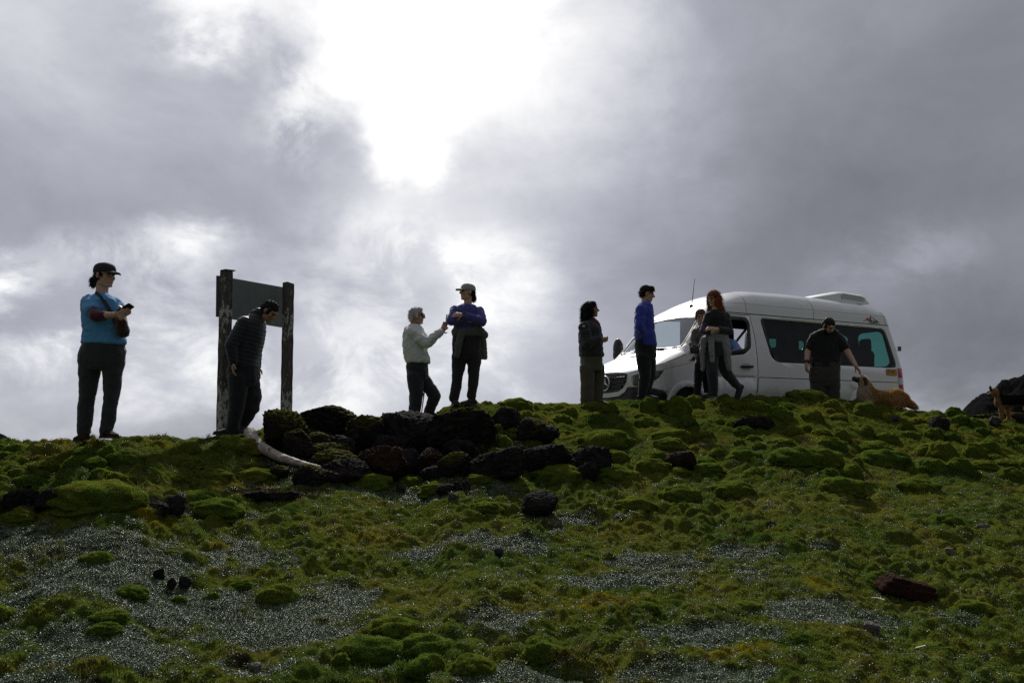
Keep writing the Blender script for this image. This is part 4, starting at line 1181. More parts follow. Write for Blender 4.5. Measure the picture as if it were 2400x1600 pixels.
    # wheels
    for wx in (-1.42, 2.95):
        for y0, sg in ((0.16, -1), (1.82, 1)):
            prof = [(0.20, 0.09), (0.30, 0.10), (0.335, 0.085), (0.345, 0.05), (0.345, -0.05), (0.335, -0.085), (0.30, -0.10), (0.20, -0.09)]
            rings = [[(wx + r * math.cos(a), y0 + w, 0.345 + r * math.sin(a)) for r, w in prof] for a in np.linspace(0, 2 * math.pi, 33)[:-1]]
            rings.append(rings[0])
            ty = MB(); ty.ring_loft(rings, False); tyre = ty.build('wheel', M_TYRE, root, True, None, 45)
            rm = MB()
            prof = [(0.03, 0.02), (0.10, 0.03), (0.14, -0.005), (0.17, 0.0), (0.20, 0.06), (0.215, 0.075)]
            rg = [[(wx + r * math.cos(a), y0 + sg * w, 0.345 + r * math.sin(a)) for a in np.linspace(0, 2 * math.pi, 25)[:-1]] for r, w in prof]
            rm.ring_loft(rg, True); rm.build('rim', M_RIM, tyre)
    # grille, emblem and white surround
    def front(y, z, d=0.0): return (-2.275 - d + 0.10 * ((y - VHW) / 0.57) ** 2 * 0.3, y, z)
    gp = rounded([(0.47, .935), (0.50, .80), (0.62, .665), (0.80, .635), (1.18, .635), (1.36, .665), (1.48, .80), (1.51, .935), (0.99, .955)], 0.04, 3)
    g1 = MB(); g1.prism([(-2.282, y, z) for y, z in gp], (0.03, 0, 0)); gr = g1.build('grille', M_TRIM, root, False)
    for k, z in enumerate((.875, .80, .725)):
        w = (0.50, 0.47, 0.40)[k]
        s = MB(); s.ring_loft([[(-2.285, VHW + t * w, z - .017), (-2.315, VHW + t * w, z - .012), (-2.315, VHW + t * w, z + .010), (-2.282, VHW + t * w, z + .020)] for t in np.linspace(-1, 1, 9)]); s.build('slat', M_TRIM, gr)
    e = MB()
    cz = 0.795
    e.tube([(-2.33, VHW + 0.118 * math.cos(a), cz + 0.118 * math.sin(a)) for a in np.linspace(0, 2 * math.pi, 37)], 0.011, 8, False)
    for k in range(3):
        a = math.pi / 2 + k * 2 * math.pi / 3
        d = np.array([0, math.cos(a), math.sin(a)]); sd = np.array([0, -math.sin(a), math.cos(a)])
        o = np.array([-2.33, VHW, cz])
        e.add([o - sd * 0.014, o + sd * 0.014, o + d * 0.114, o + np.array([-0.012, 0, 0]), o - sd * 0.014 + np.array([0.01, 0, 0]), o + sd * 0.014 + np.array([0.01, 0, 0])], [(0, 3, 2), (3, 1, 2), (4, 0, 2), (1, 5, 2), (5, 4, 2), (0, 4, 5, 1, 3)])
    e.build('star_emblem', M_CHROME, gr, True, None, 30)
    path = [(0.435, .945), (0.465, .80), (0.55, .665), (0.68, .612), (0.99, .595), (1.30, .612), (1.43, .665), (1.515, .80), (1.545, .945)]
    rings = []
    for i, (y, z) in enumerate(path):
        a = np.array(path[max(i - 1, 0)]); b = np.array(path[min(i + 1, len(path) - 1)])
        d = norm(b - a); nn = np.array([-d[1], d[0]])
        q = []
        for wv, dx in ((-0.042, 0.03), (-0.036, -0.018), (0.036, -0.018), (0.042, 0.03)):
            q.append((-2.28 + dx + max(0, abs(y - VHW) - 0.42) * 0.4, y + nn[0] * wv, z + nn[1] * wv))
        rings.append(q)
    s = MB(); s.ring_loft(rings); s.build('grille_surround', M_VAN, root, True, None, 40)
    # mirrors
    for cx, cy, sx in ((-1.16, -0.22, -1), (-1.12, 2.2, 1)):
        mm = MB(); mm.ell((cx, cy, 1.53), (0.075, 0.125, 0.20)); mm.ell((cx, cy, 1.42), (0.08, 0.13, 0.14)); mm.box((cx + 0.01, cy, 1.47), (0.09, 0.20, 0.32)); mm.cap((cx, cy, 1.33), (cx + 0.05, cy - sx * 0.2, 1.28), 0.035, 0.03)
        me2 = fuse(mm, 0.014, 4); link('wing_mirror', me2, M_TRIM, root)
    # wipers, washer gap, cowl
    MB().tube([(-1.47, 0.30, 1.365), (-1.40, 0.8, 1.405), (-1.36, 1.12, 1.43)], 0.011, 6).build('wiper', M_TRIM, root)
    MB().tube([(-1.47, 1.05, 1.375), (-1.36, 1.5, 1.42), (-1.28, 1.7, 1.46)], 0.011, 6).build('wiper', M_TRIM, root)
    sc = MB(); sc.ring_loft([[(-1.60 - 0.02, y, 1.288 - abs(y - VHW) ** 2 * .10), (-1.48, y, 1.333 - abs(y - VHW) ** 2 * .10), (-1.48, y, 1.318 - abs(y - VHW) ** 2 * .10), (-1.60, y, 1.27 - abs(y - VHW) ** 2 * .10)] for y in np.linspace(0.38, 1.60, 9)]); sc.build('cowl', M_TRIM, root)
    # aerial
    ab = P(1610.5, 729.6, 14.4)
    a0 = np.array((-0.56, 0.80, 2.19))
    am = MB(); am.ell(a0, (0.05, 0.025, 0.035)); am.tube([a0, a0 + (0.02, 0, 0.10), a0 + (0.09, 0, 0.50)], [0.010, 0.007, 0.004], 6); am.ell(a0 + (0.09, 0, 0.50), 0.008)
    am.build('aerial', M_TRIM, root)
    # roof air conditioner
    prof = [(2.25, 2.545), (3.05, 2.735), (3.20, 2.75), (3.72, 2.735), (3.84, 2.70), (3.90, 2.62), (3.95, 2.60), (3.95, 2.54), (2.25, 2.50)]
    rings = []
    for y, k in ((0.52, .80), (0.56, .93), (0.66, 1.0), (1.32, 1.0), (1.42, .93), (1.46, .80)):
        rings.append([(x, y, 2.50 + (z - 2.50) * k) for x, z in prof])
    ac = MB(); ac.ring_loft(rings); acu = ac.build('roof_unit', M_AC, root, True, None, 30)
    lv = MB(); lv.prism(rounded([(3.08, 2.61), (3.80, 2.60), (3.74, 2.685), (3.14, 2.70)], 0.02, 2) and [(x, 0.505, z) for x, z in rounded([(3.08, 2.60), (3.82, 2.585), (3.76, 2.675), (3.14, 2.695)], 0.02, 2)], (0, 0.03, 0)); lv.build('louvre', M_LOUVRE, acu, False)
    # side plate and logo
    def side_pt(x, z, d=0.004): return np.array([x, np.interp(z, T_IN[:, 0], T_IN[:, 1]) - d, z])
    pl = MB(); pl.prism([side_pt(*q) for q in ((3.66, 1.075), (3.95, 1.07), (3.945, 1.185), (3.655, 1.19))], (0, -0.006, 0)); plate = pl.build('licence_plate', M_PLATE, root, False)
    def text(s, size, mat, parent, at, ex=0.0015, lean=0.0, name='lettering', sx=1.0):
        cu = bpy.data.curves.new(name, 'FONT'); cu.body = s; cu.size = size; cu.align_x = 'CENTER'; cu.align_y = 'CENTER'; cu.extrude = ex; cu.resolution_u = 2
        o = bpy.data.objects.new(name, cu); C.objects.link(o)
        dg = bpy.context.evaluated_depsgraph_get()
        m2 = bpy.data.meshes.new_from_object(o.evaluated_get(dg), depsgraph=dg); bpy.data.objects.remove(o)
        m2.transform(Matrix.Translation(at) @ Matrix.Rotation(math.radians(90) - lean, 4, 'X') @ Matrix.Diagonal((sx, 1, 1, 1)))
        return link(name, m2, mat, parent, False)
    text('F1S-961', 0.085, M_INK, plate, (3.803, -0.006, 1.13), 0.002, 0, 'lettering', 0.8)
    fr = MB()
    for a, b in (((3.66, 1.078), (3.948, 1.073)), ((3.66, 1.187), (3.945, 1.182)), ((3.66, 1.078), (3.657, 1.187)), ((3.948, 1.073), (3.945, 1.182))):
        fr.tube([side_pt(*a, 0.011), side_pt(*b, 0.011)], 0.005, 4)
    fr.build('plate_frame', M_INK, plate)
    def band(x, z, d=0.005):
        zs = 2.08; zc = 2.55; s = min(1, max(0, (z - zs) / (zc - zs)))
        a = math.asin(s ** 1.4); ins = 0.117 + (VHW - 0.117) * (1 - math.cos(a) ** (2 / 2.8))
        return np.array([x, ins - d, z])
    lg = MB()
    def stroke(pts, w):
        lg.tube([band(x, z) for x, z in pts], w, 4)
    stroke([(3.19, 2.095), (3.26, 2.13), (3.31, 2.155)], 0.005); stroke([(3.42, 2.213), (3.52, 2.175), (3.60, 2.135), (3.68, 2.09)], 0.004)
    root_l = lg.build('logo', M_INK, root)
    rd = MB()
    for tri in (((3.36, 2.135), (3.425, 2.225), (3.425, 2.12)), ((3.285, 2.135), (3.335, 2.185), (3.345, 2.12))):
        q = [band(*t, 0.006) for t in tri]; rd.prism(q, (0, -0.003, 0))
    rd.build('logo_peak', M_REDINK, root_l, False)
    yb = band(3.5, 2.11)[1] - 0.004
    text('TREK TRAVEL', 0.048, M_INK, root_l, (3.485, yb - 0.004, 2.118), 0.002, 0.25)
    text('TOUR OPERATOR', 0.030, M_INK, root_l, (3.485, yb - 0.006, 2.088), 0.002, 0.2)
    # rear door hinge seen at the far right edge
    MB().box((4.27, 0.12, 1.62), (0.03, 0.06, 0.09)).build('door_hinge', M_TRIM, root)
    sd_ = MB()
    for x0, x1, z0, z1 in ((1.95, 3.50, 0.52, 1.52), (1.95, 2.20, 1.52, 1.95), (3.38, 3.50, 1.52, 1.95), (1.95, 3.50, 1.95, 2.03)):
        sd_.ring_loft([[(x0, 2 * VHW + .045 - np.interp(z, T_IN[:, 0], T_IN[:, 1]), z), (x1, 2 * VHW + .045 - np.interp(z, T_IN[:, 0], T_IN[:, 1]), z), (x1, 2 * VHW + .075 - np.interp(z, T_IN[:, 0], T_IN[:, 1]), z), (x0, 2 * VHW + .075 - np.interp(z, T_IN[:, 0], T_IN[:, 1]), z)] for z in np.linspace(z0 + .0005, z1 - .0005, 5)])
    sd_.build('sliding_door', M_VAN, root)
    # inside: floor, dashboard, wheel, seats
    fl = MB(); fl.box((0.95, VHW, 0.60), (6.2, 1.80, 0.04)); fl.build('cabin_floor', M_LINING, root, False)
    db = MB(); db.ring_loft([[(-1.40, y, 1.28), (-1.05, y, 1.32), (-0.85, y, 1.22), (-0.88, y, 0.9), (-1.40, y, 0.85)] for y in (0.12, 0.6, 1.4, 1.86)]); db.build('dashboard', M_LINING, root, True, None, 30)
    sw = MB(); cs = np.array((-0.62, 0.52, 1.30)); axn = norm((0.75, 0, 0.66)); su = norm((0.66, 0, -0.75))
    sw.tube([cs + np.array((0, 1, 0)) * 0.21 * math.cos(a) + su * 0.21 * math.sin(a) for a in np.linspace(0, 2 * math.pi, 25)], 0.016, 6, False); sw.cap(cs, cs - axn * 0.25, 0.03, 0.04); sw.box(cs, (0.05, 0.4, 0.05))
    sw.build('steering_wheel', M_TRIM, root)
    seat_me = None
    for i, (sx, sy, front_) in enumerate([(-0.18, 0.50, 1), (-0.18, 1.42, 1)] + [(x, y, 0) for x in (1.05, 1.85, 2.65, 3.4) for y in (0.38, 0.82, 1.55) if (x, y) != (1.05, 1.55)]):
        if seat_me is None:
            q = MB()
            q.body([((0.05, 0, 1.02), (0, 1, 0), (1, 0, 0), 0.21, 0.07), ((0.10, 0, 1.25), (0, 1, 0), (1, 0, 0), 0.225, 0.075), ((0.16, 0, 1.48), (0, 1, 0), (1, 0, 0), 0.20, 0.06), ((0.18, 0, 1.55), (0, 1, 0), (1, 0, 0), 0.15, 0.05)])
            q.body([((0.165, 0, 1.50), (0, 1, 0), (1, 0, 0), 0.13, 0.045), ((0.175, 0, 1.62), (0, 1, 0), (1, 0, 0), 0.13, 0.055), ((0.18, 0, 1.76), (0, 1, 0), (1, 0, 0), 0.125, 0.055), ((0.185, 0, 1.80), (0, 1, 0), (1, 0, 0), 0.09, 0.04)])
            q.body([((-0.20, 0, 0.92), (0, 1, 0), (1, 0, 0), 0.21, 0.22), ((-0.18, 0, 1.03), (0, 1, 0), (1, 0, 0), 0.22, 0.24), ((-0.18, 0, 1.06), (0, 1, 0), (1, 0, 0), 0.18, 0.20)])
            q.box((0.0, 0, 0.76), (0.3, 0.3, 0.30)); q.tube([(0.17, -0.06, 1.5), (0.175, -0.06, 1.62)], 0.008, 6); q.tube([(0.17, 0.06, 1.5), (0.175, 0.06, 1.62)], 0.008, 6)
            s0 = q.build('seat', M_SEATC, root, True, None, 50); seat_me = s0.data; o = s0
        else:
            o = bpy.data.objects.new('seat', seat_me); C.objects.link(o); o.parent = root
        o.location = (sx, sy, 0)
    MB().tube([(0.05, 0.13, 1.75), (-0.10, 0.20, 1.55), (-0.25, 0.35, 1.2)], 0.022, 6).build('seat_belt', M_TRIM, root)
    return root
VAN = build_van()
# ================================================================ people
M_SKIN = simple('fair_skin', (0.46, 0.28, 0.20), 0.55, 0.10, 25, 0.15, 120)
M_SKIN_TAN = simple('tanned_skin', (0.34, 0.185, 0.115), 0.55, 0.12, 25, 0.15, 120)
M_EYE = simple('dark_eye', (0.02, 0.015, 0.012), 0.2)
M_BOOT_BROWN = simple('brown_leather_boot', (0.032, 0.020, 0.012), 0.9, 0.3, 18, 0.3, **{'Specular_IOR_Level': 0.05})
M_BOOT_GREY = simple('grey_hiking_boot', (0.04, 0.04, 0.038), 0.9, 0.3, 22, 0.3, **{'Specular_IOR_Level': 0.08})
M_SHOE_BLACK = simple('black_shoe', (0.012, 0.012, 0.014), 0.6, 0.2, 22, 0.2)
M_PHONE = simple('black_phone', (0.012, 0.012, 0.014), 0.45, 0.1, 20)
M_SCREEN = simple('phone_screen', (0.02, 0.022, 0.028), 0.25, 0.1, 10)
def cloth(name, col, var=0.18, rough=0.92, stripes=None):
    m, t, out = new_mat(name)
    p = t.node('ShaderNodeTexCoord').outputs['Object']
    n = t.noise(p, 7, 5, 0.6); w = t.noise(p, 260, 2, 0.5)
    c = t.mixc(n, tuple(x * (1 - var) for x in col), tuple(min(1, x * (1 + var)) for x in col))
    if stripes:
        ck = t.node('ShaderNodeTexVoronoi'); t.put(ck.inputs['Vector'], p); ck.inputs['Scale'].default_value = 38
        c = t.mixc(t.smooth(ck.outputs[0], 0.35, 0.5), c, stripes)
    b = principled(t, out, Base_Color=c, Roughness=rough)
    b.inputs['Sheen Weight'].default_value = 0.25; b.inputs['Sheen Roughness'].default_value = 0.5
    b.inputs['Specular IOR Level'].default_value = 0.25
    h = t.math('ADD', w, t.math('MULTIPLY', t.noise(p, 34, 4, 0.6), 1.4))
    t.l.new(t.bump(h, 0.5, 0.004), b.inputs['Normal'])
    return m
def hair_mat(name, col, col2):
    m, t, out = new_mat(name)
    p = t.node('ShaderNodeTexCoord').outputs['Object']
    mp = t.node('ShaderNodeMapping'); t.put(mp.inputs[0], p); mp.inputs['Scale'].default_value = (1, 1, 0.22)
    n = t.noise(mp.outputs[0], 120, 4, 0.7)
    b = principled(t, out, Base_Color=t.mixc(n, col, col2), Roughness=0.7)
    b.inputs['Specular IOR Level'].default_value = 0.25
    t.l.new(t.bump(n, 0.9, 0.008), b.inputs['Normal'])
    return m
M_HAIR_DARK = hair_mat('dark_brown_hair', (0.008, 0.006, 0.005), (0.030, 0.020, 0.014))
M_HAIR_BLACK = hair_mat('black_hair', (0.005, 0.004, 0.004), (0.018, 0.014, 0.012))
M_HAIR_GREY = hair_mat('grey_white_hair', (0.34, 0.34, 0.35), (0.62, 0.62, 0.62))
M_HAIR_RED = hair_mat('red_hair', (0.10, 0.022, 0.010), (0.34, 0.10, 0.035))
M_HAIR_BROWN = hair_mat('light_brown_hair', (0.06, 0.04, 0.028), (0.15, 0.10, 0.07))

def folds(amp=0.006, sc=(8, 8, 11), seed=0.0):
    sc = np.array(sc, float)
    def f(co, no):
        return amp * (fbm3(co * sc + seed, 3, 0.5, True) - 0.55) + amp * 0.5 * noise3(co * sc * 2.7 + seed)
    return f
def quilt(amp=0.010, pitch=0.055):
    def f(co, no):
        return amp * (np.abs(np.sin((co[:, 2] + 0.25 * co[:, 0]) * math.pi / pitch)) ** 0.6 - 0.6) + 0.004 * noise3(co * 16)
    return f
class Who:
    """one person: a root at the feet, everything measured Y metres from the camera"""
    def __init__(s, label, Y, foot, voxel=0.0065):
        s.Y = Y; s.k = Y / F; s.vox = voxel
        s.o = P(foot[0], foot[1], Y)
        s.root = empty('person', s.o, label, 'person')
        s.skin = MB()
    def q(s, px, py, dy=0.0): return P(px, py, s.Y + dy)
    def pts(s, lst): return [s.q(*p) for p in lst]
    def rows(s, mb, rows, n=22):
        out = []
        for r in rows:
            xl, xr, py, hd = r[:4]; dy = r[4] if len(r) > 4 else 0.0
            out.append((s.q((xl + xr) / 2, py, dy), (1, 0, 0), (0, 1, 0), (xr - xl) / 2 * s.k, hd))
        mb.body(out, n); return mb
    def limb(s, mb, pts, rad, n=14): mb.chain(s.pts(pts), rad, n); return mb
    def wear(s, name, mb, mat, voxel=0.012, smooth=4, fold=None, ratio=1.0, parent=None):
        me = fuse(mb, voxel, smooth, ratio, fold); shift(me, s.o)
        return link(name, me, mat, parent or s.root)
    def part(s, name, mb, mat, smooth=True, parent=None, sharp=40):
        return mb.build(name, mat, parent or s.root, smooth, s.o, sharp)
    def head(s, c, f, u=(0, 0, 1), size=1.0, dy=0.0, glasses=False):
        c = s.q(c[0], c[1], dy); f = norm(f); u = np.asarray(u, float); u = norm(u - f * (u @ f)); r = np.cross(f, u)
        s.c, s.f, s.u, s.r, s.hs = c, f, u, r, size
        h = size; ax = (r, f, u); m = s.skin
        at = lambda a, b, d: c + (r * a + f * b + u * d) * h
        s.at = at
        m.ell(at(0, -.012, .030), (.076 * h, .096 * h, .083 * h), ax, 16, 12)
        m.ell(at(0, .022, -.040), (.060 * h, .066 * h, .075 * h), ax, 14, 10)
        m.ell(at(0, .062, -.092), (.026 * h, .024 * h, .020 * h), ax, 10, 8)
        m.cap(at(0, .082, .018), at(0, .108, -.020), .010 * h, .0155 * h, 8)
        m.ell(at(0, .100, -.026), (.019 * h, .014 * h, .010 * h), ax, 8, 6)
        m.ell(at(0, .078, .034), (.054 * h, .016 * h, .012 * h), ax, 10, 6)
        m.ell(at(0, .080, -.052), (.025 * h, .013 * h, .008 * h), ax, 8, 6)
        m.ell(at(0, .078, -.066), (.021 * h, .012 * h, .008 * h), ax, 8, 6)
        for sg in (-1, 1):
            m.ell(at(sg * .040, .058, -.018), (.022 * h, .022 * h, .026 * h), ax, 8, 6)
            m.ell(at(sg * .077, -.008, -.004), (.011 * h, .020 * h, .031 * h), ax, 8, 6)
            m.cap(at(sg * .05, .0, -.07), at(sg * .022, .055, -.092), .018 * h, .018 * h, 8)
        for sg in (-1, 1):
            e = MB(); e.ell(at(sg * .030, .082, .014), (.0125 * h, .010 * h, .008 * h), ax, 10, 8); s.part('eye', e, M_EYE)
    def neck(s, base, dy=0.0, r=.052):
        b = s.q(base[0], base[1], dy)
        s.skin.cap(b, s.at(0, -.022, -.055), r * 1.1, r, 14)
        s.nb = b
    def hand(s, wrist, d, n, thumb, curl=0.5, size=1.0, spread=0.0):
        """wrist point, direction of the hand, way the palm faces, thumb side +1/-1"""
        d = norm(d); n = np.asarray(n, float); n = norm(n - d * (n @ d)); t = np.cross(d, n) * thumb
        m = s.skin; z = size
        m.body([(wrist - d * .02 * z, t, n, .026 * z, .021 * z), (wrist + d * .012 * z, t, n, .028 * z, .019 * z), (wrist + d * .045 * z, t, n, .038 * z, .017 * z), (wrist + d * .092 * z, t, n, .041 * z, .013 * z)], 14)
        for off, L in ((.031, .074), (.0105, .083), (-.0105, .078), (-.031, .061)):
            p = wrist + (d * .086 + t * off) * z; a = 0.0; dirv = norm(d + t * off * spread * 8)
            for fr, ka, r0, r1 in ((.46, .55, .0098, .0092), (.30, .95, .0092, .0084), (.24, .7, .0084, .0075)):
                a += curl * ka
                q = p + (dirv * math.cos(a) + n * math.sin(a)) * L * fr * z
                m.cap(p, q, r0 * z, r1 * z, 8); p = q
        p = wrist + (d * .022 + t * .030 + n * .006) * z
        q = p + norm(d * .62 + t * .62 + n * (.25 + .5 * curl)) * .046 * z
        w = q + norm(d * .85 + t * .1 + n * (.2 + .6 * curl)) * .034 * z
        m.cap(p, q, .0135 * z, .0108 * z, 8); m.cap(q, w, .0108 * z, .0088 * z, 8)
    def finish(s, mat=M_SKIN):
        me = fuse(s.skin, s.vox, 2, 0.45); shift(me, s.o)
        return link('body', me, mat, s.root)
    def shoe(s, name, ankle, d, mat, shaft=0.10, L=0.27, pitch=0.0, dy=0.0, drop=0.09):
        a = s.q(ankle[0], ankle[1], dy); d = norm(np.array([d[0], d[1], 0.0])); up = np.array([0, 0, 1.0])
        if pitch:
            up2 = up * math.cos(pitch) + d * math.sin(pitch); d = d * math.cos(pitch) - up * math.sin(pitch); up = up2
        sd = np.cross(d, up)
        g = a - up * drop                                   # sole level under the ankle
        m = MB()
        rr = []
        for x, hw, h in ((-.075, .026, .040), (-.055, .036, .062), (0, .038, .078), (.06, .040, .066), (.12, .045, .046), (.165, .043, .036), (.195, .028, .028)):
            x *= L / .27
            rr.append((g + d * x + up * (h * .5 + .012), sd, up, hw, h * .5))
        m.body(rr, 14)
        m.cap(a + up * (shaft - .02), g + up * .05, .047, .046, 14)
        o = s.wear(name, m, mat, 0.009, 3)
        so = MB(); ring = []
        for z in (0.0, 0.022):
            ring.append([g + d * (x * L / .27) + sd * w + up * z for x, w in ((-.082, -.018), (-.082, .018), (-.06, .038), (.0, .036), (.07, .042), (.14, .047), (.185, .034), (.203, 0), (.185, -.034), (.14, -.047), (.07, -.042), (.0, -.036), (-.06, -.038))])
        so.ring_loft(ring); s.part('sole', so, M_TRIM, False, o)
        return o
    def cap(s, mat, brim_mat=None):
        at = s.at; h = s.hs; ax = (s.r, s.f, s.u); m = MB()
        rows = []
        for d, sc in ((.030, 1.0), (.055, 1.02), (.080, .98), (.105, .86), (.122, .62), (.130, .30)):
            rows.append((at(0, -.010, d), s.r, s.f, .086 * h * sc, .106 * h * sc))
        m.body(rows, 20)
        m.ell(at(0, -.01, .131), .008 * h)
        o = s.wear('cap', m, mat, 0.008, 3)
        b = MB(); r1 = []; 
        for i, (yy, w, z) in enumerate(((.07, .074, .045), (.105, .072, .042), (.145, .062, .034), (.172, .040, .026), (.180, .012, .024))):
            ring = []
            for t in np.linspace(-1, 1, 9): ring.append(at(t * w, yy - 0.012 * t * t, z - .016 * t * t))
            for t in np.linspace(1, -1, 9): ring.append(at(t * w, yy - 0.012 * t * t, z - .016 * t * t - .006))
            r1.append(ring)
        b.ring_loft(r1); s.part('brim', b, brim_mat or mat, True, o)
        return o
    def hair(s, mat, blobs, voxel=0.008, amp=0.010, scale=(30, 30, 14), smooth=2, name='hair', strands=1500, length=0.030):
        """blobs: (right, forward, up, radii...) in head units"""
        m = MB(); ax = (s.r, s.f, s.u)
        for b in blobs:
            m.ell(s.at(*b[:3]), tuple(x * s.hs for x in b[3:6]), ax, 14, 10)
        sc = np.array(scale, float)
        o = s.wear(name, m, mat, voxel, smooth, lambda co, no: amp * fbm3(co * sc, 3, 0.6))
        if strands: fur_on(o.data, strands, length, tuple(-s.u * 0.9 - s.f * 0.35), mat, s.root, 'loose_hair', 11, 0.0016)
        return o
    def watch(s, a, b, r, mat):
        m = MB(); a = np.asarray(a); b = np.asarray(b); d = norm(b - a)
        m.cap(a - d * .012, a + d * .012, r, r, 14)
        return s.part('watch', m, mat)
def lerp(a, b, t): return np.asarray(a) * (1 - t) + np.asarray(b) * t
def hair_strands(w, pts_from, mat, name='loose_hair'):
    m = MB()
    for i in range(len(pts_from)):
        m.tube(pts_from[i], [0.004, 0.003, 0.001], 4)
    return w.part(name, m, mat)
SIDES = [(.068, .020, .005, .018, .026, .040), (-.068, .020, .005, .018, .026, .040), (0, -.062, -.035, .066, .045, .050)]
CAPH = [(0, -.015, .045, .083, .103, .080), (0, -.045, .0, .080, .075, .075)] + SIDES     # close cropped hair

def fur_on(me, n, L, lay, mat, parent, name='fur', seed=1, wd=0.0028):
    """short hairs rooted on a mesh, combed along 'lay'"""
    rs = np.random.RandomState(seed)
    me.calc_loop_triangles()
    tv = np.array([t.vertices[:] for t in me.loop_triangles]); co = np.array([v.co[:] for v in me.vertices])
    tri = co[tv]; fn = np.cross(tri[:, 1] - tri[:, 0], tri[:, 2] - tri[:, 0]); ar = np.linalg.norm(fn, axis=1); fn /= ar[:, None] + 1e-12
    k = rs.choice(len(tv), n, p=ar / ar.sum())
    s = np.sqrt(rs.rand(n)); r2 = rs.rand(n)
    p = tri[k, 0] * (1 - s)[:, None] + tri[k, 1] * (s * (1 - r2))[:, None] + tri[k, 2] * (s * r2)[:, None]
    d = fn[k] * 0.55 + np.asarray(lay) + rs.normal(0, 0.28, (n, 3)); d /= np.linalg.norm(d, axis=1)[:, None]
    sd = np.cross(d, rs.normal(size=(n, 3))); sd /= np.linalg.norm(sd, axis=1)[:, None]
    l = L * rs.uniform(0.5, 1.3, n)[:, None]
    b = np.concatenate([p - d * .006 + sd * wd, p - d * .006 - sd * wd, p + d * l])
    o = link_mesh(name, b, [(i, n + i, 2 * n + i) for i in range(n)], mat, parent, False)
    return o
# ---- woman with the black cap and phone, far left
def woman_teal():
    w = Who('woman in bright blue t-shirt and black cap looking down the slope, phone in hand', 7.5, (222, 1036))
    w.head((246, 647), (.93, -.36, -.02)); w.neck((238, 690))
    q = w.q
    shL, elL, wrL = q(207, 708, -.03), q(225, 741, -.23), q(272, 738, -.27)
    shR, elR, wrR = q(271, 711, .03), q(288, 777, -.10), q(283, 752, -.24)
    w.skin.chain([shL, elL, wrL], [.045, .042, .027]); w.skin.chain([shR, elR, wrR], [.045, .04, .026])
    w.rows(w.skin, [(212, 268, 704, .08), (203, 275, 740, .10), (205, 278, 790, .10), (198, 286, 840, .11)])
    for L in ([(212, 845), (206, 935), (197, 1015)], [(264, 845), (257, 935), (247, 1010)]): w.limb(w.skin, L, [.066, .046, .036])
    w.hand(wrL, q(291, 733, -.24) - wrL, (-.35, .6, .6), -1, 0.75); w.hand(wrR, (0.25, -.1, 1), (-.9, -.2, .1), 1, 0.7)
    w.finish()
    w.cap(simple('black_cap_cloth', (0.016, 0.016, 0.018), 0.85, 0.2, 40, 0.2))
    w.hair(M_HAIR_DARK, [(0, -.040, .005, .076, .070, .060), (0, -.085, -.020, .045, .040, .040), (0, -.135, -.035, .040, .040, .045), (0, -.150, -.065, .028, .026, .045), (.06, .0, .012, .02, .04, .03), (-.06, .0, .012, .02, .04, .03)])
    m = MB(); w.rows(m, [(229, 251, 690, .055), (212, 266, 696, .085), (200, 279, 706, .11), (194, 283, 728, .125), (197, 283, 758, .12), (197, 285, 783, .125), (194, 294, 802, .135), (194, 294, 806, .130)])
    m.cap(q(210, 708, -.02), lerp(shL, elL, .55), .070, .066); m.cap(q(268, 710, .02), lerp(shR, elR, .42), .066, .062)
    w.wear('t_shirt', m, cloth('bright_blue_jersey', (0.085, 0.29, 0.56)), 0.011, 4, folds(0.015, (6, 6, 7), 2))
    m = MB(); m.chain([lerp(shL, elL, .40), elL, lerp(elL, wrL, .38)], [.056, .053, .043])
    w.wear('sleeve', m, cloth('maroon_sleeve', (0.065, 0.012, 0.03)), 0.010, 4, folds(0.006, (14, 14, 14), 3))
    m = MB(); m.chain([lerp(shR, elR, .35), elR, lerp(elR, wrR, .9)], [.055, .056, .042])
    w.wear('sleeve', m, cloth('patterned_maroon_sleeve', (0.13, 0.03, 0.045), stripes=(0.03, 0.012, 0.02)), 0.010, 4, folds(0.008, (14, 14, 14), 4))
    m = MB(); m.tube(w.pts([(226, 686, -.06), (240, 700, -.115), (256, 724, -.14), (272, 752, -.15)]), [.018] * 4, 6)
    w.part('bag_strap', m, cloth('dark_strap', (0.02, 0.02, 0.026)))
    m = MB(); w.rows(m, [(200, 288, 796, .115), (189, 291, 826, .135), (186, 289, 848, .135), (196, 284, 864, .11)])
    w.limb(m, [(211, 852), (206, 900), (203, 940), (199, 985), (196, 1012)], [.096, .078, .068, .058, .052]); w.limb(m, [(264, 852), (263, 900), (259, 940), (254, 985), (248, 1008)], [.094, .074, .062, .056, .052])
    w.wear('trousers', m, cloth('charcoal_trousers', (0.030, 0.032, 0.036)), 0.012, 3, folds(0.011, (7, 7, 6), 5))
    w.shoe('boot', (198, 1012), (.15, -.95), M_BOOT_BROWN, .12, dy=0); w.shoe('boot', (249, 1004), (.80, -.60), M_BOOT_BROWN, .12)
    return w
W1 = woman_teal()
def phone(c, a, n, label):
    """a slab: centre, long axis, screen normal"""
    a = norm(a); n = np.asarray(n, float); n = norm(n - a * (n @ a)); s = np.cross(a, n)
    r = empty('phone', c, label, 'phone')
    m = MB(); m.prism([np.asarray(c) + a * x + s * y - n * .004 for x, y in rounded([(-.075, -.037), (.075, -.037), (.075, .037), (-.075, .037)], .012, 3)], n * .008); m.build('case', M_PHONE, r, False, c)
    m = MB(); m.prism([np.asarray(c) + a * x + s * y + n * .0045 for x, y in rounded([(-.070, -.034), (.070, -.034), (.070, .034), (-.070, .034)], .008, 2)], n * .0008); m.build('screen', M_SCREEN, r, False, c)
    return r
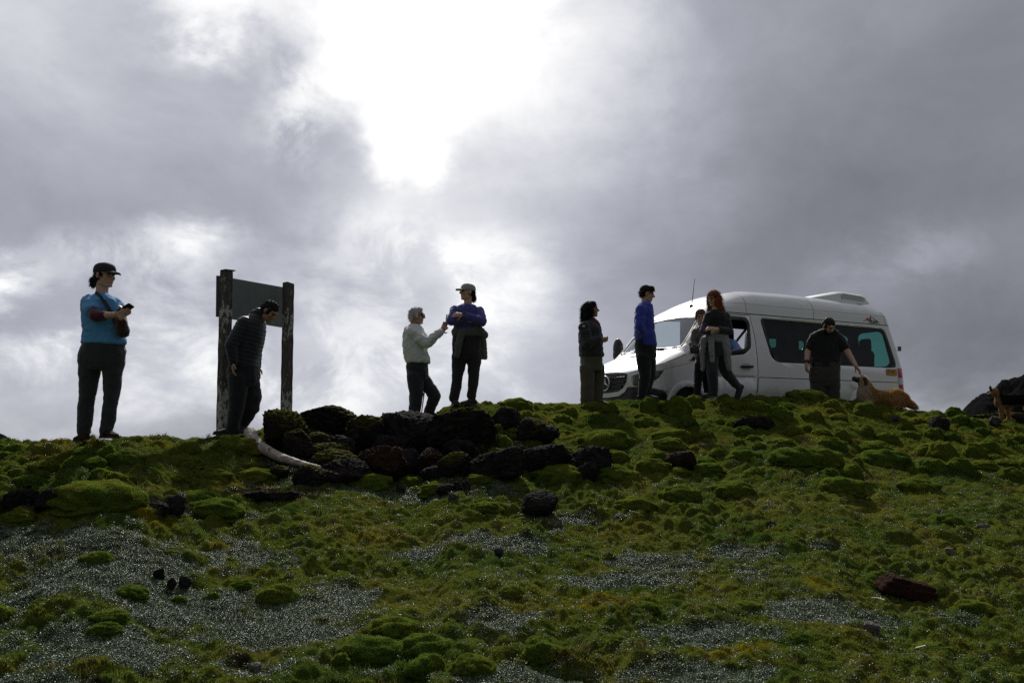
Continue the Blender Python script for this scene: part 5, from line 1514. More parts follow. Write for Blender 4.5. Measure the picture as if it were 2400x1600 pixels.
phone(P(293, 724, 7.26), (.87, -.1, .49), (-.42, .45, .75), 'black phone held by the woman in the bright blue t-shirt')

# ---- bending man by the signpost
def man_sign():
    w = Who('man in black quilted jacket stooping forward beside the left signpost', 9.2, (550, 1016))
    w.head((632, 730), (.72, -.22, -.66), (.62, -.15, .77)); w.neck((604, 752))
    q = w.q
    shL, elL, wrL = q(573, 760, -.18), q(541, 808, -.24), q(547, 850, -.22)
    shR, elR, wrR = q(602, 768, .16), q(601, 822, .18), q(602, 860, .14)
    w.skin.chain([shL, elL, wrL], [.05, .045, .03]); w.skin.chain([shR, elR, wrR], [.05, .045, .03])
    w.rows(w.skin, [(575, 606, 748, .12), (560, 610, 790, .15), (552, 600, 840, .14), (545, 598, 880, .14)])
    for L in ([(560, 875, -.09), (556, 940, -.10), (546, 1000, -.10)], [(585, 880, .08), (592, 945, .02), (566, 998, .10)]): w.limb(w.skin, L, [.066, .046, .036])
    w.hand(wrL, (.05, -.1, -1), (.9, .1, .1), 1, 0.45); w.hand(wrR, (.12, -.1, -1), (-.4, .8, 0), 1, 0.6)
    w.finish(M_SKIN_TAN)
    w.hair(M_HAIR_BLACK, [(0, -.020, .050, .084, .100, .078), (0, -.050, .005, .081, .070, .070)] + SIDES, amp=0.012, strands=1600, length=0.02)
    m = MB(); w.rows(m, [(590, 612, 736, .07, -.01), (575, 617, 744, .13), (563, 621, 757, .18), (556, 621, 775, .195), (552, 618, 797, .195), (549, 612, 820, .19), (546, 606, 843, .185), (545, 605, 863, .18)])
    m.chain([q(572, 758, -.15), elL, lerp(elL, wrL, .95)], [.088, .070, .050]); m.chain([q(602, 766, .15), elR, lerp(elR, wrR, .95)], [.082, .066, .050])
    m.cap(q(597, 738, -.02), q(606, 733, -.03), .062, .060)
    w.wear('jacket', m, cloth('black_quilted_nylon', (0.012, 0.012, 0.017), rough=0.5), 0.010, 3, quilt(0.006, 0.048))
    m = MB(); w.rows(m, [(541, 603, 852, .165), (535, 603, 872, .17), (536, 603, 890, .165), (546, 598, 905, .14)])
    w.limb(m, [(560, 885, -.09), (556, 940, -.10), (550, 980, -.10), (545, 1003, -.10)], [.115, .088, .074, .066]); w.limb(m, [(585, 890, .08), (594, 930, .03), (590, 955, .02), (568, 995, .10)], [.105, .086, .080, .062])
    w.wear('trousers', m, cloth('black_trousers', (0.014, 0.014, 0.017)), 0.012, 3, folds(0.011, (7, 7, 6), 6))
    w.shoe('shoe', (543, 1002), (-.92, -.35), M_SHOE_BLACK, .06, dy=-.10, drop=.08); w.shoe('shoe', (566, 1000), (.25, -.9), M_SHOE_BLACK, .06, dy=.06, drop=.08)
man_sign()

# ---- grey haired man taking a picture
def man_grey():
    w = Who('grey haired man in pale shirt raising a phone to photograph', 11.2, (972, 985))
    w.head((977, 741), (.97, -.22, .02), size=1.06); w.neck((968, 768))
    q = w.q
    shL, elL, wrL = q(966, 781, -.17), q(999, 805, -.22), q(1033, 777, -.12)
    shR, elR, wrR = q(974, 781, .15), q(1004, 803, .14), q(1036, 774, .03)
    w.skin.chain([shL, elL, wrL], [.05, .044, .028]); w.skin.chain([shR, elR, wrR], [.05, .044, .028])
    w.rows(w.skin, [(955, 985, 772, .12), (952, 992, 800, .15), (955, 998, 845, .14), (958, 996, 878, .14)])
    for L in ([(972, 880, -.08), (977, 925, -.08), (968, 975, -.08)], [(986, 880, .08), (1018, 927, .03), (1006, 968, .12)]): w.limb(w.skin, L, [.066, .046, .036])
    w.hand(wrL, (.55, .35, .62), (-.2, .9, -.3), -1, 0.7); w.hand(wrR, (.45, -.15, .85), (-.1, -.9, 0), 1, 0.75)
    w.finish(M_SKIN_TAN)
    w.hair(M_HAIR_GREY, [(0, -.018, .052, .083, .096, .070), (0, -.055, .005, .080, .062, .068), (0, .04, .092, .055, .04, .025)] + SIDES, amp=0.010)
    m = MB()
    for sg in (-1, 1): m.tube([w.at(sg * .078, -.005, .018), w.at(sg * .070, .07, .020)], .0035, 5)
    for sg in (-1, 1): m.ell(w.at(sg * .032, .094, .014), (.027, .006, .019), (w.r, w.f, w.u))
    m.tube([w.at(-.05, .096, .022), w.at(.05, .096, .022)], .0035, 5)
    w.part('sunglasses', m, M_PHONE)
    m = MB(); w.rows(m, [(960, 984, 762, .068), (951, 989, 769, .13), (947, 993, 782, .19), (945, 996, 800, .195), (946, 1000, 820, .19), (950, 1005, 840, .18), (953, 1006, 850, .175)])
    m.chain([q(966, 780, -.15), elL, lerp(elL, wrL, .93)], [.080, .062, .044]); m.chain([q(974, 780, .13), elR, lerp(elR, wrR, .93)], [.078, .062, .044])
    w.wear('shirt', m, cloth('pale_grey_green_shirt', (0.60, 0.63, 0.59), 0.08), 0.011, 3, folds(0.019, (6, 7, 8), 8))
    m = MB(); w.rows(m, [(955, 1000, 846, .165), (953, 1002, 862, .17), (955, 1003, 880, .16), (960, 1000, 892, .13)])
    w.limb(m, [(972, 884, -.08), (976, 920, -.08), (972, 960, -.08), (968, 980, -.08)], [.115, .092, .078, .070]); w.limb(m, [(985, 884, .08), (1009, 912, .04), (1019, 928, .03), (1005, 965, .12)], [.108, .086, .080, .068])
    w.wear('trousers', m, cloth('dark_grey_trousers', (0.028, 0.029, 0.032)), 0.012, 3, folds(0.011, (7, 7, 6), 9))
    w.shoe('shoe', (968, 972), (.8, -.5), M_SHOE_BLACK, .06, dy=-.08); w.shoe('shoe', (1003, 962), (.8, -.4), M_SHOE_BLACK, .06, dy=.12)
man_grey()
phone(P(1046, 749, 11.15), (.10, 0, 1), (-.95, -.25, .05), 'black phone raised by the grey haired man')
wp = MB(); wp.tube([P(995, 914, 11.4), P(988, 968, 11.4)], [.009, .007], 6); wp.cap(P(995.5, 905, 11.4), P(995, 916, 11.4), .014, .014)
tag(wp.build('walking_pole', M_TRIM), 'thin black walking pole behind the legs of the grey haired man', 'walking pole')

# ---- woman with folded arms
def woman_folded():
    w = Who('woman in pale cap and purple blue top with folded arms, sweater tied at waist', 10.9, (1083, 952))
    w.head((1095, 686), (-.86, -.48, .10)); w.neck((1096, 716))
    q = w.q
    shL, elL, wrL = q(1066, 727, 0), q(1058, 752, -.19), q(1091, 745, -.25)
    shR, elR, wrR = q(1123, 729, 0), q(1130, 753, -.18), q(1084, 738, -.29)
    w.skin.chain([shL, elL, wrL], [.042, .04, .026]); w.skin.chain([shR, elR, wrR], [.042, .04, .026])
    w.rows(w.skin, [(1072, 1118, 724, .08), (1068, 1122, 750, .10), (1068, 1122, 780, .10), (1064, 1124, 820, .11)])
    for L in ([(1077, 830), (1071, 884), (1065, 935)], [(1111, 830), (1110, 882), (1106, 930)]): w.limb(w.skin, L, [.064, .044, .034])
    w.hand(wrL, (.9, -.15, .1), (0, .9, -.2), -1, 0.5, .95); w.hand(wrR, (-.95, .05, .05), (0, .8, -.4), 1, 0.5, .95)
    w.finish()
    w.watch(q(1088, 736, -.285), q(1082, 738, -.29), .030, M_TRIM)
    w.cap(cloth('pale_sage_cap', (0.30, 0.34, 0.30), 0.08))
    w.hair(M_HAIR_DARK, [(0, -.045, .010, .078, .068, .055), (0, -.085, -.025, .045, .04, .04), (0, -.105, -.065, .042, .038, .05)])
    m = MB(); w.rows(m, [(1086, 1107, 713, .052), (1074, 1116, 718, .085), (1063, 1127, 727, .11), (1062, 1128, 745, .125), (1064, 1127, 762, .12), (1062, 1127, 780, .125)])
    m.chain([shL, elL, lerp(elL, wrL, .85)], [.062, .058, .042]); m.chain([shR, elR, lerp(elR, wrR, .85)], [.062, .058, .042])
    w.wear('top', m, cloth('purple_blue_fleece', (0.065, 0.062, 0.23)), 0.010, 3, folds(0.013, (9, 9, 9), 11))
    m = MB(); w.rows(m, [(1063, 1126, 776, .12), (1060, 1127, 800, .13), (1061, 1126, 826, .13), (1068, 1122, 842, .11)])
    w.limb(m, [(1077, 835), (1072, 884), (1068, 915), (1064, 932)], [.105, .072, .066, .066]); w.limb(m, [(1111, 835), (1110, 880), (1108, 910), (1105, 927)], [.105, .070, .062, .060])
    w.wear('trousers', m, cloth('dark_maroon_grey_trousers', (0.022, 0.020, 0.022)), 0.011, 3, folds(0.009, (8, 8, 6), 12))
    m = MB(); w.rows(m, [(1061, 1130, 771, .135), (1059, 1133, 777, .15), (1060, 1134, 784, .15), (1063, 1131, 789, .13)])
    m.cap(q(1120, 769, -.10), q(1136, 785, -.05), .050, .045); m.chain(w.pts([(1082, 780, -.15), (1075, 806, -.17), (1070, 832, -.16)]), [.042, .044, .036])
    w.rows(m, [(1105, 1136, 782, .06, .06), (1112, 1139, 800, .06, .08), (1120, 1141, 825, .05, .10), (1124, 1141, 841, .045, .10)])
    w.wear('tied_sweater', m, cloth('grey_green_sweater', (0.085, 0.09, 0.085)), 0.011, 3, folds(0.012, (11, 11, 9), 13))
    w.shoe('boot', (1065, 934), (.25, -.9), M_BOOT_GREY, .09); w.shoe('boot', (1107, 933), (-.72, -.65), M_BOOT_GREY, .09)
woman_folded()

# ---- woman in the dark jacket, profile
def woman_jacket():
    w = Who('woman in dark jacket and olive trousers with thick black hair, hands clasped', 11.8, (1387, 940))
    w.head((1386, 726), (.96, .05, .10)); w.neck((1380, 753))
    q = w.q
    shL, elL, wrL = q(1369, 768, -.19), q(1377, 804, -.25), q(1405, 794, -.16)
    shR, elR, wrR = q(1380, 768, .17), q(1390, 804, .2), q(1408, 794, .08)
    w.skin.chain([shL, elL, wrL], [.045, .042, .028]); w.skin.chain([shR, elR, wrR], [.045, .042, .028])
    w.rows(w.skin, [(1366, 1396, 760, .12), (1362, 1404, 800, .15), (1364, 1406, 850, .15)])
    for L in ([(1376, 855, -.08), (1377, 895, -.08), (1374, 938, -.08)], [(1399, 855, .08), (1401, 895, .08), (1399, 938, .08)]): w.limb(w.skin, L, [.066, .046, .036])
    w.hand(wrL, (.8, .35, -.1), (-.2, .9, .2), -1, 0.9); w.hand(wrR, (.75, -.4, -.1), (-.2, -.9, .2), 1, 0.9)
    w.finish(M_SKIN_TAN)
    w.hair(M_HAIR_BLACK, [(0, -.02, .055, .095, .100, .075), (0, -.070, .0, .10, .085, .10), (0, -.095, -.08, .10, .075, .09), (0, -.115, -.15, .085, .055, .06), (.075, -.03, -.04, .03, .055, .08), (-.075, -.03, -.04, .03, .055, .08), (0, .03, .10, .05, .05, .03)], amp=0.020, scale=(22, 22, 16), strands=3500, length=0.05)
    m = MB(); w.rows(m, [(1370, 1396, 752, .075), (1362, 1401, 759, .14), (1358, 1407, 770, .19), (1357, 1411, 788, .205), (1358, 1411, 808, .205), (1359, 1413, 828, .20), (1360, 1414, 835, .20)])
    m.chain([q(1369, 767, -.17), elL, lerp(elL, wrL, .9)], [.080, .066, .052]); m.chain([q(1381, 767, .15), elR, lerp(elR, wrR, .9)], [.078, .066, .052])
    w.wear('jacket', m, cloth('charcoal_softshell', (0.024, 0.024, 0.027)), 0.012, 3, folds(0.016, (7, 7, 8), 15))
    m = MB(); m.chain(w.pts([(1391, 752, -.05), (1399, 760, -.06), (1406, 776, -.05)]), [.050, .046, .030])
    w.wear('scarf', m, cloth('maroon_scarf', (0.11, 0.012, 0.025)), 0.010, 3, folds(0.008, (18, 18, 18), 16))
    m = MB(); m.prism([q(1368 + a, 764 + b, -.272) for a, b in ((-3, -2), (3, -2), (3, 2), (-3, 2))], (0, -.004, 0)); w.part('sleeve_badge', m, M_LOUVRE, False)
    m = MB(); w.rows(m, [(1362, 1410, 828, .175), (1361, 1411, 850, .18), (1364, 1411, 868, .165)])
    w.limb(m, [(1377, 862, -.08), (1377, 895, -.08), (1375, 925, -.08), (1374, 938, -.08)], [.112, .098, .085, .080]); w.limb(m, [(1399, 862, .08), (1401, 895, .08), (1400, 925, .08), (1400, 938, .08)], [.108, .092, .082, .078])
    w.wear('trousers', m, cloth('olive_trousers', (0.075, 0.068, 0.046)), 0.012, 3, folds(0.011, (7, 7, 6), 17))
    w.shoe('shoe', (1374, 936), (.85, -.4), M_SHOE_BLACK, .05, dy=-.08); w.shoe('shoe', (1400, 936), (.85, -.3), M_SHOE_BLACK, .05, dy=.08)
woman_jacket()

# ---- man in royal blue
def man_blue():
    w = Who('young man in royal blue long sleeve top, hand in pocket, looking down', 11.9, (1510, 932))
    w.head((1517, 690), (.96, -.18, -.16)); w.neck((1511, 714))
    q = w.q
    shL, elL, wrL = q(1503, 728, -.18), q(1500, 763, -.23), q(1511, 789, -.165)
    shR, elR, wrR = q(1514, 728, .18), q(1516, 765, .24), q(1524, 788, .2)
    w.skin.chain([shL, elL, wrL], [.045, .042, .028]); w.skin.chain([shR, elR, wrR], [.045, .042, .028])
    w.rows(w.skin, [(1498, 1524, 722, .12), (1494, 1526, 760, .15), (1494, 1528, 800, .14), (1496, 1530, 830, .14)])
    for L in ([(1509, 830, -.08), (1511, 880, -.08), (1506, 922, -.08)], [(1520, 830, .08), (1522, 880, .08), (1515, 922, .08)]): w.limb(w.skin, L, [.066, .046, .036])
    w.hand(wrL, (.12, .05, -1), (.3, .9, 0), 1, 0.35); w.hand(wrR, (.1, 0, -1), (0, -.9, 0), -1, 0.4)
    w.finish()
    w.hair(M_HAIR_DARK, [(0, -.015, .062, .086, .100, .076), (0, -.055, .01, .081, .066, .07), (0, .055, .098, .055, .045, .032), (.02, .085, .082, .030, .018, .018)], amp=0.018, scale=(26, 26, 26), strands=2500, length=0.035)
    m = MB(); w.rows(m, [(1501, 1524, 708, .066), (1495, 1528, 716, .14), (1490, 1530, 730, .19), (1488, 1531, 750, .20), (1488, 1533, 775, .195), (1489, 1536, 795, .19), (1498, 1538, 812, .17)])
    m.chain([q(1503, 726, -.16), elL, lerp(elL, wrL, .92)], [.080, .060, .044]); m.chain([q(1514, 726, .16), elR, lerp(elR, wrR, .92)], [.078, .060, .044])
    w.wear('long_sleeve_top', m, cloth('royal_blue_jersey', (0.035, 0.052, 0.33)), 0.011, 3, folds(0.012, (8, 8, 10), 18))
    m = MB(); w.rows(m, [(1489, 1535, 792, .17), (1488, 1537, 812, .175), (1491, 1537, 832, .165), (1496, 1534, 846, .14)])
    w.limb(m, [(1509, 838, -.08), (1512, 880, -.08), (1508, 908, -.08), (1505, 922, -.08)], [.112, .086, .068, .060]); w.limb(m, [(1520, 838, .08), (1523, 880, .08), (1516, 908, .08), (1513, 922, .08)], [.108, .084, .066, .060])
    w.wear('trousers', m, cloth('black_cotton_trousers', (0.012, 0.012, 0.014)), 0.012, 3, folds(0.009, (8, 8, 6), 19))
    w.shoe('shoe', (1505, 922), (.9, -.3), M_SHOE_BLACK, .05, dy=-.08); w.shoe('shoe', (1513, 922), (.9, -.2), M_SHOE_BLACK, .05, dy=.08)
man_blue()

# ---- woman with the camera, behind
def woman_camera():
    w = Who('woman in grey tan jacket behind the redhead, camera hanging at her hand', 12.4, (1640, 934))
    w.head((1642, 742), (-.10, -.95, -.30), (-.05, -.2, 1)); w.neck((1645, 766))
    q = w.q
    shL, elL, wrL = q(1631, 779, 0), q(1624, 805, -.06), q(1632, 818, -.22)
    shR, elR, wrR = q(1661, 779, 0), q(1666, 806, -.06), q(1648, 820, -.22)
    w.skin.chain([shL, elL, wrL], [.042, .04, .026]); w.skin.chain([shR, elR, wrR], [.042, .04, .026])
    w.rows(w.skin, [(1634, 1658, 775, .08), (1632, 1660, 805, .09), (1632, 1660, 845, .1)])
    for L in ([(1640, 850), (1637, 885), (1634, 922)], [(1653, 850), (1655, 885, .05), (1658, 918, .12)]): w.limb(w.skin, L, [.058, .042, .034])
    w.hand(wrL, (-.35, -.3, -.3), (.1, .3, .9), 1, 0.9); w.hand(wrR, (-.9, -.2, 0), (0, .9, 0), 1, 0.7)
    w.finish()
    w.hair(M_HAIR_BROWN, CAPH + [(.066, -.01, .0, .018, .04, .05), (-.066, -.01, .0, .018, .04, .05)], amp=0.006, strands=600, length=0.02)
    m = MB(); w.rows(m, [(1636, 1655, 764, .06), (1630, 1661, 771, .10), (1627, 1664, 785, .12), (1629, 1663, 812, .12), (1630, 1662, 838, .125)])
    m.chain([shL, elL, lerp(elL, wrL, .9)], [.064, .058, .046]); m.chain([shR, elR, lerp(elR, wrR, .9)], [.064, .058, .046])
    w.wear('jacket', m, cloth('grey_tan_jacket', (0.12, 0.105, 0.085)), 0.011, 3, folds(0.012, (9, 9, 10), 21))
    m = MB(); m.tube(w.pts([(1652, 768, -.10), (1645, 790, -.145), (1634, 818, -.2)]), .012, 6); w.part('camera_strap', m, M_LOUVRE)
    m = MB(); m.ell(q(1646, 767, -.05), (.07, .06, .03)); w.part('collar', m, M_TRIM)
    m = MB(); w.rows(m, [(1632, 1660, 835, .115), (1631, 1660, 850, .12), (1634, 1658, 862, .11)])
    w.limb(m, [(1640, 856), (1637, 888), (1634, 922)], [.085, .062, .050]); w.limb(m, [(1653, 856), (1655, 888, .05), (1658, 918, .12)], [.08, .06, .050])
    w.wear('trousers', m, cloth('black_leggings', (0.013, 0.013, 0.015)), 0.011, 3, folds(0.006, (8, 8, 12), 22))
    w.shoe('shoe', (1634, 922), (-.4, -.9), M_SHOE_BLACK, .05); w.shoe('shoe', (1658, 920), (-.3, -.9), M_SHOE_BLACK, .05, dy=.12)
    c = q(1627, 821, -.30)
    r = empty('camera', c, 'black camera hanging in the hand of the woman in the grey tan jacket', 'camera')
    m = MB(); m.box(c, (.135, .06, .095)); m.box(c + np.array((0, 0, .058)), (.06, .05, .035)); m.box(c + np.array((-.055, -.02, 0)), (.035, .06, .085)); m.build('camera_body', M_TRIM, r, False, c)
    m = MB(); d = norm((-.35, -.9, -.1)); m.tube([c, c + d * .05, c + d * .055, c + d * .12], [.036, .036, .042, .042], 16); m.build('lens', M_PHONE, r, True, c)
woman_camera()

# ---- red haired woman, walking
def woman_red():
    w = Who('red haired woman in black top walking, grey sweater tied round her waist', 12.0, (1680, 926))
    w.head((1672, 700), (-.72, -.66, -.20), (-.1, -.1, 1)); w.neck((1677, 726))
    q = w.q
    shL, elL, wrL = q(1660, 741, 0), q(1648, 776, -.10), q(1664, 779, -.25)
    shR, elR, wrR = q(1701, 741, 0), q(1709, 776, -.08), q(1679, 770, -.26)
    w.skin.chain([shL, elL, wrL], [.042, .04, .026]); w.skin.chain([shR, elR, wrR], [.042, .04, .026])
    w.rows(w.skin, [(1664, 1696, 735, .08), (1660, 1700, 765, .10), (1656, 1698, 800, .10), (1656, 1697, 825, .1)])
    LA = [(1664, 828, -.03), (1669, 872, -.12), (1671, 918, -.06)]; LB = [(1687, 828, .04), (1704, 876, .06), (1729, 904, .26)]
    for L in (LA, LB): w.limb(w.skin, L, [.064, .044, .034])
    w.hand(wrR, (-.95, -.05, .05), (0, .7, -.6), 1, 0.45); w.hand(wrL, (.85, -.2, .15), (.0, .6, .7), -1, 0.5)
    w.finish()
    w.hair(M_HAIR_RED, [(0, -.015, .052, .088, .104, .080), (0, -.060, -.01, .092, .075, .10), (.075, .0, -.06, .035, .06, .10), (-.075, .0, -.06, .035, .06, .10), (.07, .01, -.16, .045, .05, .09), (-.07, -.01, -.16, .045, .05, .09), (0, -.075, -.13, .09, .06, .10), (.05, .03, -.24, .045, .035, .07), (-.08, -.05, -.21, .04, .045, .08)], amp=0.016, scale=(34, 34, 9), strands=4000, length=0.07)
    m = MB(); w.rows(m, [(1664, 1690, 727, .065), (1659, 1701, 734, .10), (1656, 1706, 746, .125), (1657, 1705, 768, .125), (1654, 1701, 792, .125)])
    m.chain([shL, lerp(shL, elL, .6)], [.062, .055]); m.chain([shR, elR, lerp(elR, wrR, .85)], [.062, .054, .040])
    w.wear('top', m, cloth('black_jersey', (0.013, 0.013, 0.015)), 0.010, 3, folds(0.008, (10, 10, 10), 24))
    m = MB(); m.chain([lerp(shL, elL, .55), elL, lerp(elL, wrL, .9)], [.054, .052, .042])
    w.wear('sleeve', m, cloth('purple_plaid_sleeve', (0.10, 0.045, 0.12), stripes=(0.02, 0.015, 0.03)), 0.010, 3, folds(0.006, (14, 14, 14), 25))
    m = MB(); w.rows(m, [(1654, 1700, 790, .125), (1651, 1702, 812, .14), (1655, 1700, 834, .13)])
    w.limb(m, [(1667, 832, -.03), (1670, 872, -.12), (1672, 900, -.09), (1672, 916, -.06)], [.110, .078, .066, .064]); w.limb(m, [(1686, 832, .04), (1703, 874, .06), (1716, 890, .16), (1727, 903, .25)], [.105, .076, .064, .058])
    w.wear('trousers', m, cloth('dark_grey_leggings', (0.026, 0.028, 0.032)), 0.011, 3, folds(0.009, (8, 8, 6), 26))
    m = MB(); w.rows(m, [(1652, 1701, 785, .14), (1648, 1704, 791, .155), (1647, 1705, 798, .155), (1651, 1703, 803, .14)])
    m.chain(w.pts([(1667, 796, -.16), (1668, 820, -.18), (1669, 845, -.17)]), [.036, .036, .030]); m.chain(w.pts([(1698, 795, -.10), (1704, 825, -.10), (1707, 850, -.08), (1709, 865, -.08)]), [.060, .056, .044, .030]); m.chain(w.pts([(1650, 797, -.08), (1646, 830, -.06), (1647, 866, -.05)]), [.046, .034, .024])
    w.wear('tied_sweater', m, cloth('heather_grey_sweater', (0.22, 0.225, 0.24)), 0.011, 3, folds(0.012, (12, 12, 8), 27))
    w.shoe('shoe', (1671, 916), (-.85, -.5), M_BOOT_GREY, .07, dy=-.06); w.shoe('shoe', (1730, 905), (-.6, -.5), M_BOOT_GREY, .06, pitch=0.95, dy=.26)
woman_red()

# ---- man in black stroking the dog
def man_dog():
    w = Who('bearded man in black t-shirt bending to touch the golden dog', 13.0, (1934, 1000))
    w.head((1942, 763), (.30, -.66, -.68), (.15, -.62, .77), dy=-.18, size=1.08); w.neck((1934, 786), -.05, .06)
    q = w.q
    shL, elL, wrL = q(1909, 792, 0), q(1894, 824, .02), q(1890, 851, -.06)
    shR, elR, wrR = q(1966, 794, -.05), q(1987, 826, -.14), q(2006, 857, -.30)
    w.skin.chain([shL, elL, wrL], [.060, .054, .034]); w.skin.chain([shR, elR, wrR], [.060, .054, .034])
    w.rows(w.skin, [(1915, 1960, 784, .10), (1908, 1965, 815, .12), (1908, 1962, 860, .12), (1906, 1962, 890, .12)])
    for L in ([(1917, 900), (1917, 940), (1918, 985)], [(1952, 900), (1951, 940), (1950, 985)]): w.limb(w.skin, L, [.07, .05, .04])
    w.hand(wrL, (-.05, -.15, -1), (.9, .2, 0), 1, 0.5, 1.05); w.hand(wrR, (.48, -.15, -.85), (-.8, .1, -.5), 1, 0.30, 1.05)
    w.finish()
    w.hair(M_HAIR_DARK, [(0, -.018, .050, .080, .098, .070), (0, -.050, .005, .079, .064, .062)] + SIDES, amp=0.006, strands=700, length=0.014)
    w.hair(M_HAIR_DARK, [(0, .055, -.088, .045, .032, .032), (.045, .03, -.065, .022, .035, .035), (-.045, .03, -.065, .022, .035, .035)], amp=0.006, name='beard', strands=500, length=0.014)
    w.watch(lerp(wrL, elL, .12), elL, .040, M_TRIM)
    m = MB(); w.rows(m, [(1924, 1956, 772, .07, -.06), (1909, 1966, 778, .12, -.03), (1901, 1973, 790, .145), (1901, 1972, 812, .145), (1904, 1969, 836, .145), (1900, 1968, 856, .155), (1901, 1967, 861, .15)])
    m.cap(shL, lerp(shL, elL, .62), .086, .078); m.cap(shR, lerp(shR, elR, .62), .086, .078)
    w.wear('t_shirt', m, cloth('black_cotton', (0.011, 0.011, 0.013)), 0.011, 3, folds(0.010, (8, 8, 9), 30))
    m = MB(); w.rows(m, [(1902, 1967, 850, .15), (1899, 1967, 872, .155), (1899, 1967, 893, .15), (1906, 1962, 906, .13)])
    w.limb(m, [(1918, 898), (1917, 940), (1918, 990)], [.122, .108, .095]); w.limb(m, [(1950, 898), (1951, 940), (1950, 990)], [.122, .108, .095])
    w.wear('trousers', m, cloth('dark_khaki_trousers', (0.045, 0.042, 0.034)), 0.012, 3, folds(0.011, (7, 7, 6), 31))
    w.shoe('shoe', (1918, 988), (-.2, -.9), M_BOOT_BROWN, .06); w.shoe('shoe', (1950, 988), (.2, -.9), M_BOOT_BROWN, .06)
man_dog()

# ---- driver leaning on the open window
def driver():
    w = Who('driver in light blue shirt seated in the van with elbow on the window', 13.75, (1703, 905))
    w.head((1697, 771), (-.75, -.5, -.1)); w.neck((1702, 795))
    q = w.q
    shL, elL, wrL = q(1718, 806, -.12), q(1733, 825, -.24), q(1704, 829, -.26)
    shR, elR, wrR = q(1690, 804, .15), q(1672, 830, .1), q(1660, 820, .0)
    w.skin.chain([shL, elL, wrL], [.045, .042, .028]); w.skin.chain([shR, elR, wrR], [.045, .042, .028])
    w.rows(w.skin, [(1690, 1718, 802, .1), (1690, 1718, 840, .1), (1690, 1722, 875, .1)])
    w.limb(w.skin, [(1700, 872), (1662, 870), (1655, 905)], [.08, .06, .045])
    w.hand(wrL, (-.9, -.1, 0), (0, .6, -.8), 1, 0.4); w.hand(wrR, (-.8, .2, .3), (0, 0, -1), 1, 0.8)
    w.finish(M_SKIN_TAN)
    w.hair(M_HAIR_BLACK, CAPH)
    m = MB(); w.rows(m, [(1694, 1714, 795, .07), (1686, 1722, 803, .15), (1685, 1723, 830, .15), (1688, 1724, 872, .14)])
    m.chain([shL, elL, lerp(elL, wrL, .9)], [.074, .062, .046]); m.chain([shR, elR, lerp(elR, wrR, .9)], [.07, .06, .046])
    w.wear('shirt', m, cloth('light_blue_shirt', (0.22, 0.32, 0.62), 0.1), 0.011, 3, folds(0.010, (11, 11, 11), 33))
    m = MB(); w.rows(m, [(1688, 1724, 862, .15), (1690, 1722, 880, .15)])
    w.limb(m, [(1703, 876), (1664, 872), (1656, 905)], [.10, .08, .07])
    w.wear('trousers', m, cloth('driver_trousers', (0.02, 0.02, 0.025)), 0.012, 3, folds(0.01, (8, 8, 8), 34))
driver()
# ================================================================ signpost, driftwood, dogs, twigs
def post_material():
    m, t, out = new_mat('peeling_painted_wood')
    p = t.node('ShaderNodeTexCoord').outputs['Object']
    mp = t.node('ShaderNodeMapping'); t.put(mp.inputs[0], p); mp.inputs['Scale'].default_value = (1, 1, 0.18)
    g = t.noise(mp.outputs[0], 60, 5, 0.65)
    wood = t.ramp(g, [(0.3, (0.028, 0.022, 0.018)), (0.55, (0.075, 0.064, 0.055)), (0.75, (0.13, 0.115, 0.10))])
    mp2 = t.node('ShaderNodeMapping'); t.put(mp2.inputs[0], p); mp2.inputs['Scale'].default_value = (1, 1, 0.5)
    n = t.noise(mp2.outputs[0], 20, 6, 0.72)
    sz = t.node('ShaderNodeSeparateXYZ'); t.put(sz.inputs[0], p)
    low = t.smooth(sz.outputs[2], 0.80, 0.45, 0, 1); up = t.math('MULTIPLY', t.smooth(sz.outputs[2], 1.15, 1.45), t.smooth(sz.outputs[2], 1.75, 1.5))
    zone = t.math('MAXIMUM', low, t.math('MULTIPLY', up, 0.9))
    f = t.smooth(t.math('ADD', n, t.math('MULTIPLY', zone, 0.13)), 0.585, 0.62, 0, 0.9)
    col = t.mixc(f, wood, (0.42, 0.41, 0.38))
    b = principled(t, out, Base_Color=col, Roughness=0.85)
    h = t.math('ADD', t.math('MULTIPLY', g, 0.7), t.math('MULTIPLY', f, 0.8))
    t.l.new(t.bump(h, 0.7, 0.006), b.inputs['Normal'])
    return m
M_POST = post_material()
M_PANEL = simple('dark_green_grey_panel', (0.12, 0.14, 0.132), 0.55, 0.3, 4, 0.1, 60)
M_PANEL_EDGE = simple('panel_edge', (0.03, 0.032, 0.03), 0.7)
